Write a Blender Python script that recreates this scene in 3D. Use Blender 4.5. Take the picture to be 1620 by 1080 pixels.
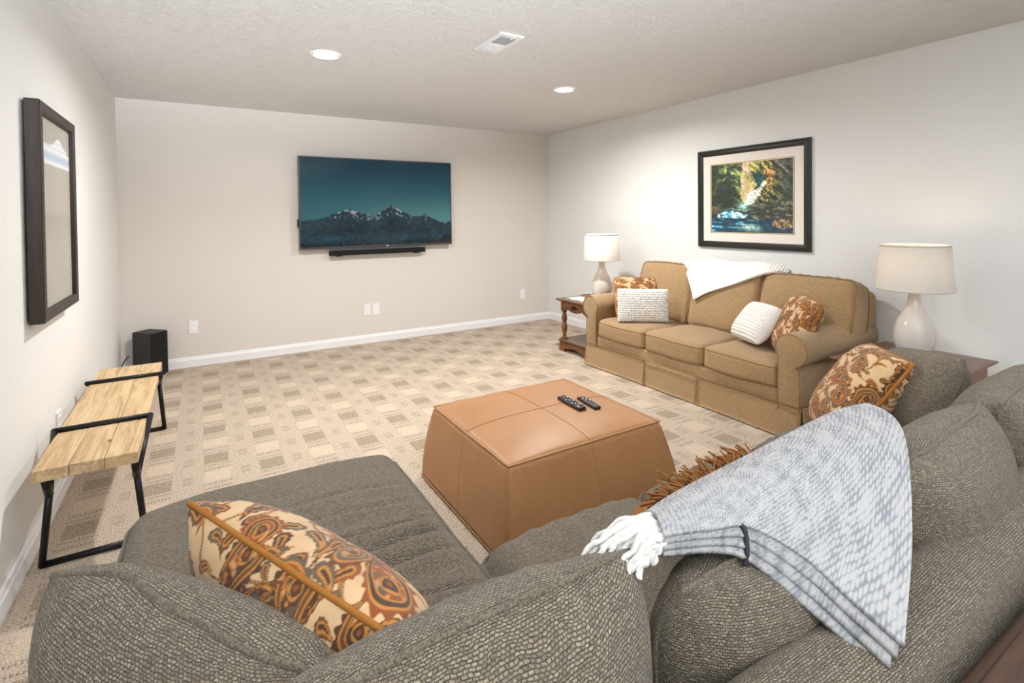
import bpy, math
import numpy as np
from mathutils import Matrix, Vector

for o in list(bpy.data.objects):
    bpy.data.objects.remove(o, do_unlink=True)
S = bpy.context.scene
COL = S.collection

# ------------------------------------------------------------------ camera
XL, XR, YB, YF, H = -0.615, 3.986, 5.655, -4.6, 2.44
cam_d = bpy.data.cameras.new('camera')
cam = bpy.data.objects.new('camera', cam_d)
COL.objects.link(cam)
cam_d.sensor_fit = 'HORIZONTAL'
cam_d.sensor_width = 36.0
cam_d.lens = 817.72 / 1620 * 36
cam_d.shift_x = 0.0
cam_d.shift_y = -(540 - 356.68) / 1620
cam_d.clip_start = 0.02
_r = Vector((0.85590079, -0.51703843, -0.01025134))
_u = Vector((0.01774103, 0.00954532, 0.99979705))
_f = Vector((0.51683565, 0.85590896, -0.01734264))
cam.matrix_world = Matrix(((_r.x, _u.x, -_f.x, 0), (_r.y, _u.y, -_f.y, 0), (_r.z, _u.z, -_f.z, 1.36693), (0, 0, 0, 1)))
S.camera = cam

# ------------------------------------------------------------------ world, lights, exposure
W = bpy.data.worlds.new('sky'); S.world = W; W.use_nodes = True
W.node_tree.nodes['Background'].inputs[0].default_value = (0.72, 0.86, 1.0, 1)
W.node_tree.nodes['Background'].inputs[1].default_value = 1.2
S.view_settings.view_transform = 'Standard'
S.view_settings.look = 'None'
S.view_settings.gamma = 1.0
S.view_settings.use_curve_mapping = False
S.view_settings.exposure = 0.20

def area_light(name, loc, rot, sx, sy, power, color, shape='RECTANGLE', spread=180):
    d = bpy.data.lights.new(name, 'AREA'); d.shape = shape; d.size = sx; d.size_y = sy
    d.energy = power; d.color = color; d.spread = math.radians(spread)
    o = bpy.data.objects.new(name, d); COL.objects.link(o)
    o.location = loc; o.rotation_euler = rot
    return o
# daylight entering through the wide glass door behind and to the left of the camera
area_light('window_daylight', (0.45, YF + 0.10, 1.30), (math.radians(90), 0, 0), 1.8, 1.6, 4, (0.80, 0.91, 1.0))
# added fill lamp low by the unseen door, tilted up to brighten the ceiling
area_light('ceiling_fill_light', (0.45, YF + 0.10, 0.45), (math.radians(90 + 34), 0, math.radians(2)), 1.8, 0.7, 205, (0.86, 0.93, 1.0), spread=56)
POT_POWER = 38
POT_COLOR = (1.0, 0.98, 0.955)

# ------------------------------------------------------------------ helpers: properties and things
OFF = {}
def tag(o, label, cat, group=None):
    o['label'] = label; o['category'] = cat
    if group: o['group'] = group
    return o
def thing(name, label, cat, loc=(0, 0, 0), group=None):
    o = bpy.data.objects.new(name, None); COL.objects.link(o)
    o.location = loc; o.empty_display_size = 0.05
    OFF[o] = np.array(loc, float)
    return tag(o, label, cat, group)
def mesh(name, V, F, mat, parent=None, uv=None, luv=None, col=None, smooth=True, base=None):
    """one mesh object; V in world space (shifted to the origin of its thing)"""
    V = np.asarray(V, float)
    off = OFF[parent] if parent is not None else (np.array(base, float) if base is not None else np.zeros(3))
    me = bpy.data.meshes.new(name)
    me.from_pydata((V - off).tolist(), [], F.tolist() if isinstance(F, np.ndarray) else [list(f) for f in F])
    n = len(me.polygons)
    if smooth and not isinstance(F, FlatFaces): me.polygons.foreach_set('use_smooth', np.ones(n, dtype=bool))
    if uv is not None or luv is not None:
        ul = me.uv_layers.new(name='UVMap')
        if luv is None:
            idx = np.zeros(len(me.loops), dtype=np.int32); me.loops.foreach_get('vertex_index', idx)
            luv = np.asarray(uv)[idx]
        ul.data.foreach_set('uv', np.asarray(luv, np.float32).ravel())
    if col is not None:
        ca = me.color_attributes.new('Col', 'FLOAT_COLOR', 'POINT')
        c4 = np.ones((len(V), 4), np.float32); c4[:, :3] = col
        ca.data.foreach_set('color', c4.ravel())
    me.materials.append(mat)
    me.update()
    o = bpy.data.objects.new(name, me); COL.objects.link(o)
    if parent is not None:
        o.parent = parent
    elif base is not None:
        o.location = base
    OFF[o] = off
    return o
def struct(name, V, F, mat, parent=None, **k):
    o = mesh(name, V, F, mat, parent, smooth=False, **k)
    if parent is None: o['kind'] = 'structure'
    return o
def orient(o, origin, x, y):
    """local x = width, local y = up, local z = front"""
    x = Vector(x).normalized(); y = Vector(y); y = (y - x * y.dot(x)).normalized(); z = x.cross(y)
    m = Matrix((x, y, z)).transposed().to_4x4(); m.translation = Vector(origin)
    o.matrix_world = m

# ------------------------------------------------------------------ helpers: shapes
class FlatFaces(list):
    """faces that are shaded flat"""
def join(parts):
    flat = all(isinstance(f, FlatFaces) for v, f in parts)
    V = []; F = FlatFaces() if flat else []; n = 0
    for v, f in parts:
        v = np.asarray(v, float)
        F += [[i + n for i in q] for q in (f.tolist() if isinstance(f, np.ndarray) else f)]
        V.append(v); n += len(v)
    return np.vstack(V), F
def box(x0, x1, y0, y1, z0, z1):
    V = [(x, y, z) for z in (z0, z1) for y in (y0, y1) for x in (x0, x1)]
    return np.array(V, float), [[0, 2, 3, 1], [4, 5, 7, 6], [0, 1, 5, 4], [2, 6, 7, 3], [0, 4, 6, 2], [1, 3, 7, 5]]
def bbox(x0, x1, y0, y1, z0, z1, b=0.004):
    v, f, _ = roundbox(x0, x1, y0, y1, z0, z1, b, 0.5, 2)
    return v, FlatFaces(f.tolist())
def roundbox(x0, x1, y0, y1, z0, z1, r, res=0.03, k=4):
    """rounded box; returns V, F, per-loop uv in metres"""
    c = np.array([(x0 + x1) / 2, (y0 + y1) / 2, (z0 + z1) / 2]); h = np.array([x1 - x0, y1 - y0, z1 - z0]) / 2
    r = min(r, h.min() * 0.999)
    def ticks(hh):
        core = hh - r
        a = np.linspace(0, 1, k + 1)
        band = core + r * np.sin(a * math.pi / 4) / math.sin(math.pi / 4) if False else core + r * np.tan(a * math.pi / 4)
        m = max(1, int(round(2 * core / res)))
        inn = np.linspace(-core, core, m + 1)
        return np.concatenate([-band[::-1][:-1], inn, band[1:]])
    T = [ticks(v) for v in h]
    VV = []; FF = []; UV = []; n = 0
    for ax in range(3):
        a, b = [(1, 2), (2, 0), (0, 1)][ax]
        A, B = np.meshgrid(T[a], T[b], indexing='ij')
        na, nb = A.shape
        for s in (-1, 1):
            P = np.zeros((na * nb, 3)); P[:, ax] = s * h[ax]; P[:, a] = A.ravel(); P[:, b] = B.ravel()
            idx = np.arange(na * nb).reshape(na, nb)
            q = np.stack([idx[:-1, :-1], idx[1:, :-1], idx[1:, 1:], idx[:-1, 1:]], -1).reshape(-1, 4)
            if s < 0: q = q[:, ::-1]
            uvv = P[:, [a, b]] if ax != 0 else P[:, [1, 2]]
            if ax == 1: uvv = P[:, [0, 2]]
            UV.append(uvv[q.ravel()] + c[[a, b]]); VV.append(P); FF.append(q + n); n += na * nb
    P = np.vstack(VV); F = np.vstack(FF); UV = np.vstack(UV)
    core = np.clip(P, -(h - r), h - r); d = P - core; L = np.linalg.norm(d, axis=1, keepdims=True); L[L == 0] = 1
    P = core + r * d / L
    key = np.round(P * 1e5).astype(np.int64)
    _, first, inv = np.unique(key, axis=0, return_index=True, return_inverse=True)
    return P[first] + c, inv.reshape(-1)[F], UV
def tube(path, r, n=8, closed=False, caps=True):
    P = np.asarray(path, float); m = len(P)
    rr = np.full(m, r) if np.isscalar(r) else np.asarray(r, float)
    T = (np.roll(P, -1, 0) - np.roll(P, 1, 0)) if closed else np.gradient(P, axis=0)
    T /= np.maximum(np.linalg.norm(T, axis=1, keepdims=True), 1e-9)
    up = np.array([0, 0, 1.0]) if abs(T[0][2]) < 0.9 else np.array([1.0, 0, 0])
    nrm = np.cross(T[0], up); nrm /= np.linalg.norm(nrm)
    V = np.zeros((m, n, 3)); a = np.arange(n) * 2 * math.pi / n
    for i in range(m):
        nrm = nrm - T[i] * (nrm @ T[i]); nrm /= np.linalg.norm(nrm); b = np.cross(T[i], nrm)
        V[i] = P[i] + rr[i] * (np.cos(a)[:, None] * nrm + np.sin(a)[:, None] * b)
    F = []
    for i in range(m if closed else m - 1):
        j = (i + 1) % m
        for k in range(n):
            k2 = (k + 1) % n
            F.append([i * n + k, i * n + k2, j * n + k2, j * n + k])
    if caps and not closed:
        F.append(list(range(n))[::-1]); F.append([(m - 1) * n + k for k in range(n)])
    return V.reshape(-1, 3), F
def lathe(prof, c, n=32, cap=True):
    m = len(prof); a = np.arange(n) * 2 * math.pi / n
    V = np.zeros((m, n, 3))
    for i, (r, z) in enumerate(prof):
        V[i, :, 0] = c[0] + r * np.cos(a); V[i, :, 1] = c[1] + r * np.sin(a); V[i, :, 2] = c[2] + z
    F = []
    for i in range(m - 1):
        for k in range(n):
            k2 = (k + 1) % n
            F.append([i * n + k, i * n + k2, (i + 1) * n + k2, (i + 1) * n + k])
    if cap:
        F.append(list(range(n))[::-1]); F.append([(m - 1) * n + k for k in range(n)])
    return V.reshape(-1, 3), F
def extrude(poly, axis, a0, a1):
    """poly: 2D points in the other two axes (in cyclic order x,y,z minus axis)"""
    P = np.asarray(poly, float); n = len(P); V = np.zeros((2 * n, 3)); o = [i for i in range(3) if i != axis]
    V[:n, o] = P; V[n:, o] = P; V[:n, axis] = a0; V[n:, axis] = a1
    F = [list(range(n)), list(range(n, 2 * n))[::-1]] + [[i, i + n, (i + 1) % n + n, (i + 1) % n] for i in range(n)]
    return V, F
def smooth_path(pts, n):
    """Catmull-Rom through points"""
    P = np.asarray(pts, float); P = np.vstack([2 * P[0] - P[1], P, 2 * P[-1] - P[-2]])
    t = np.linspace(0, len(P) - 3 - 1e-9, n); i = t.astype(int); f = (t - i)[:, None]
    p0, p1, p2, p3 = P[i], P[i + 1], P[i + 2], P[i + 3]
    return 0.5 * (2 * p1 + (p2 - p0) * f + (2 * p0 - 5 * p1 + 4 * p2 - p3) * f ** 2 + (3 * p1 - p0 - 3 * p2 + p3) * f ** 3)
def smooth_grid(G, nu, nv):
    G = np.asarray(G, float)
    A = np.stack([smooth_path(G[i], nv) for i in range(G.shape[0])])
    return np.stack([smooth_path(A[:, j], nu) for j in range(nv)], 1)
def grid_faces(nu, nv):
    idx = np.arange(nu * nv).reshape(nu, nv)
    return np.stack([idx[:-1, :-1], idx[1:, :-1], idx[1:, 1:], idx[:-1, 1:]], -1).reshape(-1, 4)
def grid_normals(G):
    du = np.gradient(G, axis=0); dv = np.gradient(G, axis=1); n = np.cross(du, dv)
    return n / np.maximum(np.linalg.norm(n, axis=2, keepdims=True), 1e-9)
def _hash(i, j, k, seed):
    h = (i * 374761393 + j * 668265263 + k * 2147483647 + seed * 974711) & 0xFFFFFFFF
    h = ((h ^ (h >> 13)) * 1274126177) & 0xFFFFFFFF
    return ((h ^ (h >> 16)) & 0xFFFF) / 65535.0
def vnoise(P, freq, seed=0):
    """value noise in -1..1, P (...,3) or (...,2)"""
    P = np.asarray(P, float) * freq
    if P.shape[-1] == 2: P = np.concatenate([P, np.zeros(P.shape[:-1] + (1,))], -1)
    i = np.floor(P).astype(np.int64); f = P - i; f = f * f * (3 - 2 * f)
    out = 0
    for a in (0, 1):
        for b in (0, 1):
            for c in (0, 1):
                w = (f[..., 0] if a else 1 - f[..., 0]) * (f[..., 1] if b else 1 - f[..., 1]) * (f[..., 2] if c else 1 - f[..., 2])
                out = out + w * _hash(i[..., 0] + a, i[..., 1] + b, i[..., 2] + c, seed)
    return out * 2 - 1
def fbm(P, freq, seed=0, oct=4):
    return sum(vnoise(P, freq * 2 ** k, seed + k) * 0.5 ** k for k in range(oct)) / 1.6
def sst(a, b, x):
    t = np.clip((x - a) / (b - a), 0, 1); return t * t * (3 - 2 * t)
def srgb(r, g, b):
    return tuple(((c / 255) / 12.92 if c / 255 <= 0.04045 else ((c / 255 + 0.055) / 1.055) ** 2.4) for c in (r, g, b))
def lin(a):
    a = np.asarray(a, float) / 255
    return np.where(a <= 0.04045, a / 12.92, ((a + 0.055) / 1.055) ** 2.4)

# ------------------------------------------------------------------ helpers: materials
class NT:
    def __init__(s, name):
        s.m = bpy.data.materials.new(name); s.m.use_nodes = True
        s.t = s.m.node_tree; s.b = s.t.nodes['Principled BSDF']; s.out = s.t.nodes['Material Output']
    def node(s, typ, **k):
        n = s.t.nodes.new(typ)
        for a, v in k.items(): setattr(n, a, v)
        return n
    def put(s, sock, v):
        if isinstance(v, bpy.types.NodeSocket): s.t.links.new(v, sock)
        elif isinstance(v, (tuple, list)): sock.default_value = (*v, 1) if (len(v) == 3 and sock.type == 'RGBA') else v
        else: sock.default_value = v
    def math(s, op, a, b=0.0, c=None):
        n = s.node('ShaderNodeMath', operation=op)
        s.put(n.inputs[0], a); s.put(n.inputs[1], b)
        if c is not None: s.put(n.inputs[2], c)
        return n.outputs[0]
    def lt(s, a, b): return s.math('LESS_THAN', a, b)
    def gt(s, a, b): return s.math('GREATER_THAN', a, b)
    def mix(s, f, a, b, mode='MIX'):
        n = s.node('ShaderNodeMix', data_type='RGBA', blend_type=mode)
        s.put(n.inputs[0], f); s.put(n.inputs[6], a); s.put(n.inputs[7], b)
        return n.outputs[2]
    def coord(s, kind='Object'):
        return s.node('ShaderNodeTexCoord').outputs[kind]
    def mapping(s, v, scale=(1, 1, 1), rot=(0, 0, 0)):
        n = s.node('ShaderNodeMapping'); s.put(n.inputs['Vector'], v)
        n.inputs['Scale'].default_value = scale; n.inputs['Rotation'].default_value = rot
        return n.outputs[0]
    def noise(s, v, scale, detail=3, rough=0.5, dist=0.0, col=False):
        n = s.node('ShaderNodeTexNoise'); s.put(n.inputs['Vector'], v)
        n.inputs['Scale'].default_value = scale; n.inputs['Detail'].default_value = detail
        n.inputs['Roughness'].default_value = rough; n.inputs['Distortion'].default_value = dist
        return n.outputs['Color' if col else 'Fac']
    def voronoi(s, v, scale, feature='F1', out='Distance'):
        n = s.node('ShaderNodeTexVoronoi', feature=feature); s.put(n.inputs['Vector'], v); n.inputs['Scale'].default_value = scale
        return n.outputs[out]
    def ramp(s, f, stops):
        n = s.node('ShaderNodeValToRGB'); s.put(n.inputs[0], f); e = n.color_ramp.elements
        while len(e) < len(stops): e.new(0.5)
        for el, (p, c) in zip(e, stops): el.position = p; el.color = (*c, 1) if len(c) == 3 else c
        return n.outputs[0]
    def bump(s, h, strength=0.3, dist=0.01, normal=None):
        n = s.node('ShaderNodeBump'); s.put(n.inputs['Height'], h)
        n.inputs['Strength'].default_value = strength; n.inputs['Distance'].default_value = dist
        if normal is not None: s.put(n.inputs['Normal'], normal)
        return n.outputs[0]
    def fin(s, color=None, rough=0.6, normal=None, metal=0.0, spec=0.5, sheen=0.0):
        if color is not None: s.put(s.b.inputs['Base Color'], color)
        s.put(s.b.inputs['Roughness'], rough); s.put(s.b.inputs['Metallic'], metal)
        s.b.inputs['Specular IOR Level'].default_value = spec
        if sheen: s.b.inputs['Sheen Weight'].default_value = sheen; s.b.inputs['Sheen Roughness'].default_value = 0.5
        if normal is not None: s.put(s.b.inputs['Normal'], normal)
        return s.m
M = {}
def plain(name, color, rough=0.5, metal=0.0, spec=0.5, nscale=60, namp=0.12, bump=0.0):
    t = NT(name); n = t.noise(t.coord(), nscale, 3)
    c = t.mix(n, tuple(max(0, x * (1 - namp)) for x in color), tuple(min(1, x * (1 + namp)) for x in color))
    nm = t.bump(n, bump, 0.003) if bump else None
    M[name] = t.fin(c, rough, nm, metal, spec); return M[name]
def wall_paint(name, color):
    t = NT(name); co = t.coord()
    n1 = t.noise(co, 1.3, 2); n2 = t.noise(co, 220, 3)
    c = t.mix(n1, tuple(x * 0.985 for x in color), tuple(min(1, x * 1.015) for x in color))
    M[name] = t.fin(c, 0.72, t.bump(n2, 0.05, 0.001), spec=0.25)
wall_paint('paint_side', srgb(233, 233, 231))
wall_paint('paint_back', srgb(222, 216, 209))
def ceiling_mat():
    t = NT('stomped_ceiling'); co = t.coord()
    a = t.noise(co, 19, 5, 0.62, 1.8); b = t.noise(co, 75, 4, 0.6, 0.8)
    ridge = t.math('ABSOLUTE', t.math('SUBTRACT', a, 0.5))
    h = t.math('ADD', t.math('MULTIPLY', t.math('SUBTRACT', 0.5, ridge), 1.6), t.math('MULTIPLY', b, 0.55))
    M['ceiling'] = t.fin(t.mix(b, srgb(234, 232, 230), srgb(243, 242, 240)), 0.9, t.bump(h, 0.8, 0.025), spec=0.1)
ceiling_mat()
def carpet_mat():
    t = NT('patterned_loop_carpet'); co = t.coord()
    sx = t.node('ShaderNodeSeparateXYZ'); t.put(sx.inputs[0], co); x, y = sx.outputs[0], sx.outputs[1]
    wob = t.math('MULTIPLY', t.math('SUBTRACT', t.noise(co, 90, 2), 0.5), 0.016)
    x = t.math('ADD', x, wob); y = t.math('ADD', y, wob)
    a = t.math('DIVIDE', t.math('SUBTRACT', x, 0.057), 0.267); ia = t.math('ROUND', a); fx = t.math('ABSOLUTE', t.math('MULTIPLY', t.math('SUBTRACT', a, ia), 0.267))
    b = t.math('DIVIDE', t.math('SUBTRACT', y, 5.28), 0.234); ib = t.math('ROUND', b); fy = t.math('ABSOLUTE', t.math('MULTIPLY', t.math('SUBTRACT', b, ib), 0.234))
    odd = t.math('ABSOLUTE', t.math('MODULO', t.math('ADD', ia, ib), 2.0))
    rect = t.math('MULTIPLY', t.lt(fx, 0.061), t.lt(fy, 0.064))
    dashx = t.lt(t.math('FRACT', t.math('MULTIPLY', x, 70)), 0.55)
    dash = t.math('MULTIPLY', t.math('MULTIPLY', t.lt(fx, 0.066), t.lt(t.math('ABSOLUTE', t.math('SUBTRACT', fy, 0.092)), 0.008)), dashx)
    small = t.math('MULTIPLY', t.lt(t.math('ABSOLUTE', t.math('SUBTRACT', fx, 0.1335)), 0.024), t.lt(fy, 0.045))
    smdash = t.math('MULTIPLY', t.math('MULTIPLY', t.lt(t.math('ABSOLUTE', t.math('SUBTRACT', fx, 0.1335)), 0.022), t.lt(t.math('ABSOLUTE', t.math('SUBTRACT', fy, 0.03)), 0.008)), dashx)
    spk = t.noise(co, 260, 2, 0.7); spk2 = t.noise(co, 120, 3, 0.6)
    sp = t.math('ADD', t.math('MULTIPLY', spk, 0.55), t.math('MULTIPLY', spk2, 0.45))
    base = t.ramp(sp, [(0.36, srgb(116, 99, 84)), (0.49, srgb(191, 173, 153)), (0.60, srgb(222, 206, 187))])
    light = t.ramp(sp, [(0.35, srgb(166, 146, 123)), (0.48, srgb(203, 184, 161)), (0.62, srgb(224, 207, 186))])
    dark = t.ramp(sp, [(0.39, srgb(96, 82, 68)), (0.51, srgb(168, 150, 128)), (0.62, srgb(204, 187, 164))])
    c = t.mix(t.math('MULTIPLY', rect, odd), base, light)
    c = t.mix(t.math('MULTIPLY', rect, t.math('SUBTRACT', 1.0, odd)), c, dark)
    c = t.mix(t.math('MULTIPLY', small, 0.35), c, dark)
    c = t.mix(t.math('MAXIMUM', t.math('MULTIPLY', dash, 0.55), t.math('MULTIPLY', smdash, 0.3)), c, srgb(104, 86, 68))
    v = t.voronoi(co, 190)
    h = t.math('SUBTRACT', 1.0, v)
    h = t.math('SUBTRACT', h, t.math('MULTIPLY', dash, 0.8))
    M['carpet'] = t.fin(c, 0.95, t.bump(h, 0.7, 0.006), spec=0.05, sheen=0.15)
carpet_mat()
def weave_mat(name, cw, ch, c_hi, c_lo, c_mort, mort=0.22, bump=0.6, dist=0.003, rough=0.9, nvar=0.25, sheen=0.2, wob=0.35, fleck=0.3):
    t = NT(name); uv = t.coord('UV')
    def shift(v, freq, amt):
        n_ = t.noise(v, freq, 2, col=True); c0 = t.node('ShaderNodeVectorMath', operation='SUBTRACT'); t.put(c0.inputs[0], n_); c0.inputs[1].default_value = (.5, .5, .5)
        sc_ = t.node('ShaderNodeVectorMath', operation='SCALE'); t.put(sc_.inputs[0], c0.outputs[0]); sc_.inputs['Scale'].default_value = amt
        a_ = t.node('ShaderNodeVectorMath', operation='ADD'); t.put(a_.inputs[0], v); t.put(a_.inputs[1], sc_.outputs[0]); return a_.outputs[0]
    v = shift(shift(uv, 25, cw * 0.6), 0.55 / cw, cw * wob)
    n = t.node('ShaderNodeTexBrick'); t.put(n.inputs['Vector'], v)
    n.offset = 0.5; n.inputs['Scale'].default_value = 1.0
    n.inputs['Brick Width'].default_value = cw; n.inputs['Row Height'].default_value = ch
    n.inputs['Mortar Size'].default_value = ch * mort; n.inputs['Mortar Smooth'].default_value = 0.7; n.inputs['Bias'].default_value = 0.0
    n.inputs['Color1'].default_value = (*c_hi, 1); n.inputs['Color2'].default_value = (*c_lo, 1); n.inputs['Mortar'].default_value = (*c_mort, 1)
    big = t.noise(uv, 9, 3); fine = t.noise(uv, 2.2 / cw, 3, 0.7)
    c = t.mix(t.math('MULTIPLY', big, nvar), n.outputs['Color'], tuple(x * 0.55 for x in c_lo))
    c = t.mix(t.ramp(fine, [(0.42, (0, 0, 0)), (0.62, (fleck,) * 3)]), c, tuple(x * 0.62 for x in c_mort))
    h = t.math('ADD', t.math('SUBTRACT', 1.0, n.outputs['Fac']), t.math('MULTIPLY', fine, 0.6))
    M[name] = t.fin(c, rough, t.bump(h, bump, dist), spec=0.12, sheen=sheen)
weave_mat('tweed', 0.0072, 0.0043, srgb(186, 170, 145), srgb(134, 120, 101), srgb(88, 79, 66), 0.20, 1.0, 0.0045, sheen=0.2, wob=0.8, fleck=0.55)
def speckle_mat(name, c1, c2, scale):
    t = NT(name); co = t.coord(); n = t.noise(co, scale, 3, 0.7); n2 = t.noise(co, scale * .3, 2)
    M[name] = t.fin(t.ramp(n, [(0.4, c2), (0.6, c1)]), 0.9, t.bump(n, 0.4, 0.002), spec=0.1, sheen=0.15)
speckle_mat('tweed_piping', srgb(126, 116, 100), srgb(82, 75, 64), 300)
weave_mat('tan_fabric', 0.0070, 0.0042, srgb(226, 193, 146), srgb(190, 155, 110), srgb(132, 100, 64), 0.25, 0.6, 0.0025, nvar=0.2, sheen=0.3, fleck=0.35)
plain('tan_piping', srgb(150, 116, 76), 0.9, namp=0.15)
def leather_mat():
    t = NT('saddle_leather'); co = t.coord()
    a = t.noise(co, 5, 4, 0.6); b = t.noise(co, 28, 4, 0.65, 0.6)
    c = t.mix(a, srgb(166, 118, 76), srgb(186, 138, 94)); c = t.mix(t.math('MULTIPLY', b, 0.35), c, srgb(146, 102, 64))
    g = t.voronoi(co, 420)
    M['leather'] = t.fin(c, t.math('ADD', t.math('MULTIPLY', a, 0.14), 0.38), t.bump(g, 0.12, 0.001), spec=0.45)
leather_mat()
plain('leather_seam', srgb(156, 108, 68), 0.6)
def wood_mat(name, c1, c2, c3, axis=1, scale=1.0, rough=0.45, bump=0.15, knots=False):
    t = NT(name); co = t.coord()
    st = [34 * scale] * 3; st[axis] = 2.2 * scale
    v = t.mapping(co, tuple(st))
    a = t.noise(v, 1.0, 5, 0.6, 1.2); b = t.noise(v, 4.0, 3, 0.6)
    w = t.math('ADD', t.math('MULTIPLY', a, 0.7), t.math('MULTIPLY', b, 0.3))
    c = t.ramp(w, [(0.32, c3), (0.5, c2), (0.66, c1)])
    if knots:
        st2 = [14] * 3; st2[axis] = 5
        k = t.voronoi(t.mapping(co, tuple(st2)), 1.0)
        c = t.mix(t.lt(k, 0.09), c, tuple(x * 0.45 for x in c3))
    M[name] = t.fin(c, rough, t.bump(w, bump, 0.002), spec=0.4)
wood_mat('pine', srgb(216, 190, 152), srgb(198, 169, 128), srgb(164, 132, 94), 1, 1.0, 0.6, 0.2, True)
wood_mat('cherry', srgb(142, 90, 48), srgb(120, 72, 36), srgb(88, 50, 24), 1, 1.0, 0.33)
wood_mat('walnut_top', srgb(132, 98, 74), srgb(108, 78, 58), srgb(80, 56, 41), 0, 1.0, 0.28)
wood_mat('dark_oak', srgb(84, 56, 36), srgb(64, 42, 27), srgb(34, 22, 15), 0, 0.8, 0.4)
wood_mat('espresso_frame', srgb(66, 54, 48), srgb(54, 44, 39), srgb(42, 34, 30), 2, 1.2, 0.5)
plain('black_steel', srgb(34, 34, 36), 0.42, 0.6)
plain('black_gloss_frame', srgb(30, 27, 27), 0.28, spec=0.6)
plain('black_plastic', srgb(24, 24, 26), 0.45)
plain('speaker_side', srgb(52, 50, 49), 0.6)
plain('speaker_cloth', srgb(16, 18, 22), 0.9, nscale=900, namp=0.5, bump=0.3)
plain('white_trim', srgb(240, 241, 244), 0.4, namp=0.02)
plain('white_plastic', srgb(242, 242, 244), 0.35, namp=0.02)
plain('slot', srgb(60, 60, 62), 0.7)
plain('vent_shadow', srgb(70, 72, 74), 0.9)
plain('vent_slat', srgb(205, 206, 205), 0.5, namp=0.03)
plain('gunmetal', srgb(86, 84, 88), 0.35, 0.7)
plain('brass_dark', srgb(74, 56, 40), 0.4, 0.8)
plain('brass', srgb(170, 130, 90), 0.35, 0.9)
plain('ceramic', srgb(208, 200, 190), 0.12, namp=0.02, nscale=8)
plain('paper', srgb(240, 238, 234), 0.6, namp=0.03)
plain('matboard', srgb(238, 230, 220), 0.75, namp=0.02)
plain('fillet_dark', srgb(52, 44, 40), 0.5)
plain('fillet_gold', srgb(205, 182, 140), 0.4, 0.3)
plain('book_blue', srgb(96, 140, 166), 0.5, namp=0.3, nscale=90)
plain('book_navy', srgb(44, 66, 96), 0.5, namp=0.3, nscale=90)
plain('basket_brown', srgb(132, 104, 78), 0.8, namp=0.4, nscale=120)
plain('button_grey', srgb(190, 192, 198), 0.5)
plain('button_red', srgb(206, 50, 40), 0.5)
plain('button_green', srgb(60, 140, 90), 0.5)
plain('button_blue', srgb(60, 90, 150), 0.5)
plain('remote_black', srgb(26, 28, 32), 0.38)
plain('wool_white', srgb(226, 223, 217), 0.95, spec=0.1, nscale=300, namp=0.08, bump=0.5)
plain('knit_white', srgb(240, 237, 232), 0.95, spec=0.1, nscale=400, namp=0.06, bump=0.4)
plain('cotton_cream', srgb(236, 226, 212), 0.9, spec=0.1, nscale=200, namp=0.04)
plain('velvet_gold', srgb(164, 108, 48), 0.85, spec=0.15, nscale=200, namp=0.15)
t_ = NT('rust_yarn'); M['rust_yarn'] = t_.fin(t_.ramp(t_.noise(t_.coord(), 55, 3, 0.7), [(0.32, srgb(96, 62, 36)), (0.46, srgb(166, 96, 52)), (0.56, srgb(140, 116, 78)), (0.68, srgb(186, 112, 62))]), 0.95, spec=0.1)
plain('dark_tag', srgb(38, 42, 50), 0.8)
plain('window_frame_white', srgb(236, 236, 236), 0.5)
def colattr_mat(name, rough=0.8, emit=0.0, spec=0.2, sheen=0.0, fuzz=0.0):
    t = NT(name); a = t.node('ShaderNodeAttribute', attribute_name='Col')
    c = a.outputs['Color']; nm = None
    if fuzz:
        n = t.noise(t.coord(), 500, 2)
        c = t.mix(t.math('MULTIPLY', n, fuzz), c, t.mix(1.0, c, (0.5, 0.45, 0.4), 'MULTIPLY')); nm = t.bump(n, 0.3, 0.0015)
    m = t.fin(c, rough, nm, spec=spec, sheen=sheen)
    if emit:
        t.put(t.b.inputs['Emission Color'], a.outputs['Color']); t.b.inputs['Emission Strength'].default_value = emit
        t.put(t.b.inputs['Base Color'], (0.005, 0.006, 0.007))
    M[name] = m
colattr_mat('paisley_cloth', 0.85, sheen=0.2, fuzz=0.35)
colattr_mat('art_print', 0.5)
colattr_mat('tv_screen_image', 0.10, emit=0.62, spec=0.35)
colattr_mat('grey_throw', 0.95, spec=0.05, fuzz=0.25)
def shade_mat():
    t = NT('linen_shade'); co = t.coord()
    n = t.noise(t.mapping(co, (60, 60, 900)), 1.0, 2); n2 = t.noise(t.mapping(co, (700, 700, 40)), 1.0, 2)
    w = t.math('ADD', t.math('MULTIPLY', n, 0.5), t.math('MULTIPLY', n2, 0.5))
    c = t.mix(w, srgb(222, 214, 202), srgb(244, 240, 232))
    m = t.fin(c, 0.85, t.bump(w, 0.2, 0.001), spec=0.1)
    tr = t.node('ShaderNodeBsdfTranslucent'); t.put(tr.inputs[0], t.mix(w, srgb(225, 205, 180), srgb(250, 236, 214)))
    mx = t.node('ShaderNodeMixShader'); mx.inputs[0].default_value = 0.24
    t.t.links.new(t.b.outputs[0], mx.inputs[1]); t.t.links.new(tr.outputs[0], mx.inputs[2]); t.t.links.new(mx.outputs[0], t.out.inputs[0])
    M['linen_shade'] = m
shade_mat()
def glow(name, color, strength):
    t = NT(name); n = t.noise(t.coord(), 20, 1)
    t.put(t.b.inputs['Emission Color'], t.mix(n, color, tuple(min(1, c * 1.02) for c in color))); t.b.inputs['Emission Strength'].default_value = strength
    M[name] = t.fin((0.9, 0.9, 0.9), 0.5)
glow('lamp_lens', (1.0, 0.96, 0.90), 9.0)
glow('bulb_glow', (1.0, 0.86, 0.66), 6.0)
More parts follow.
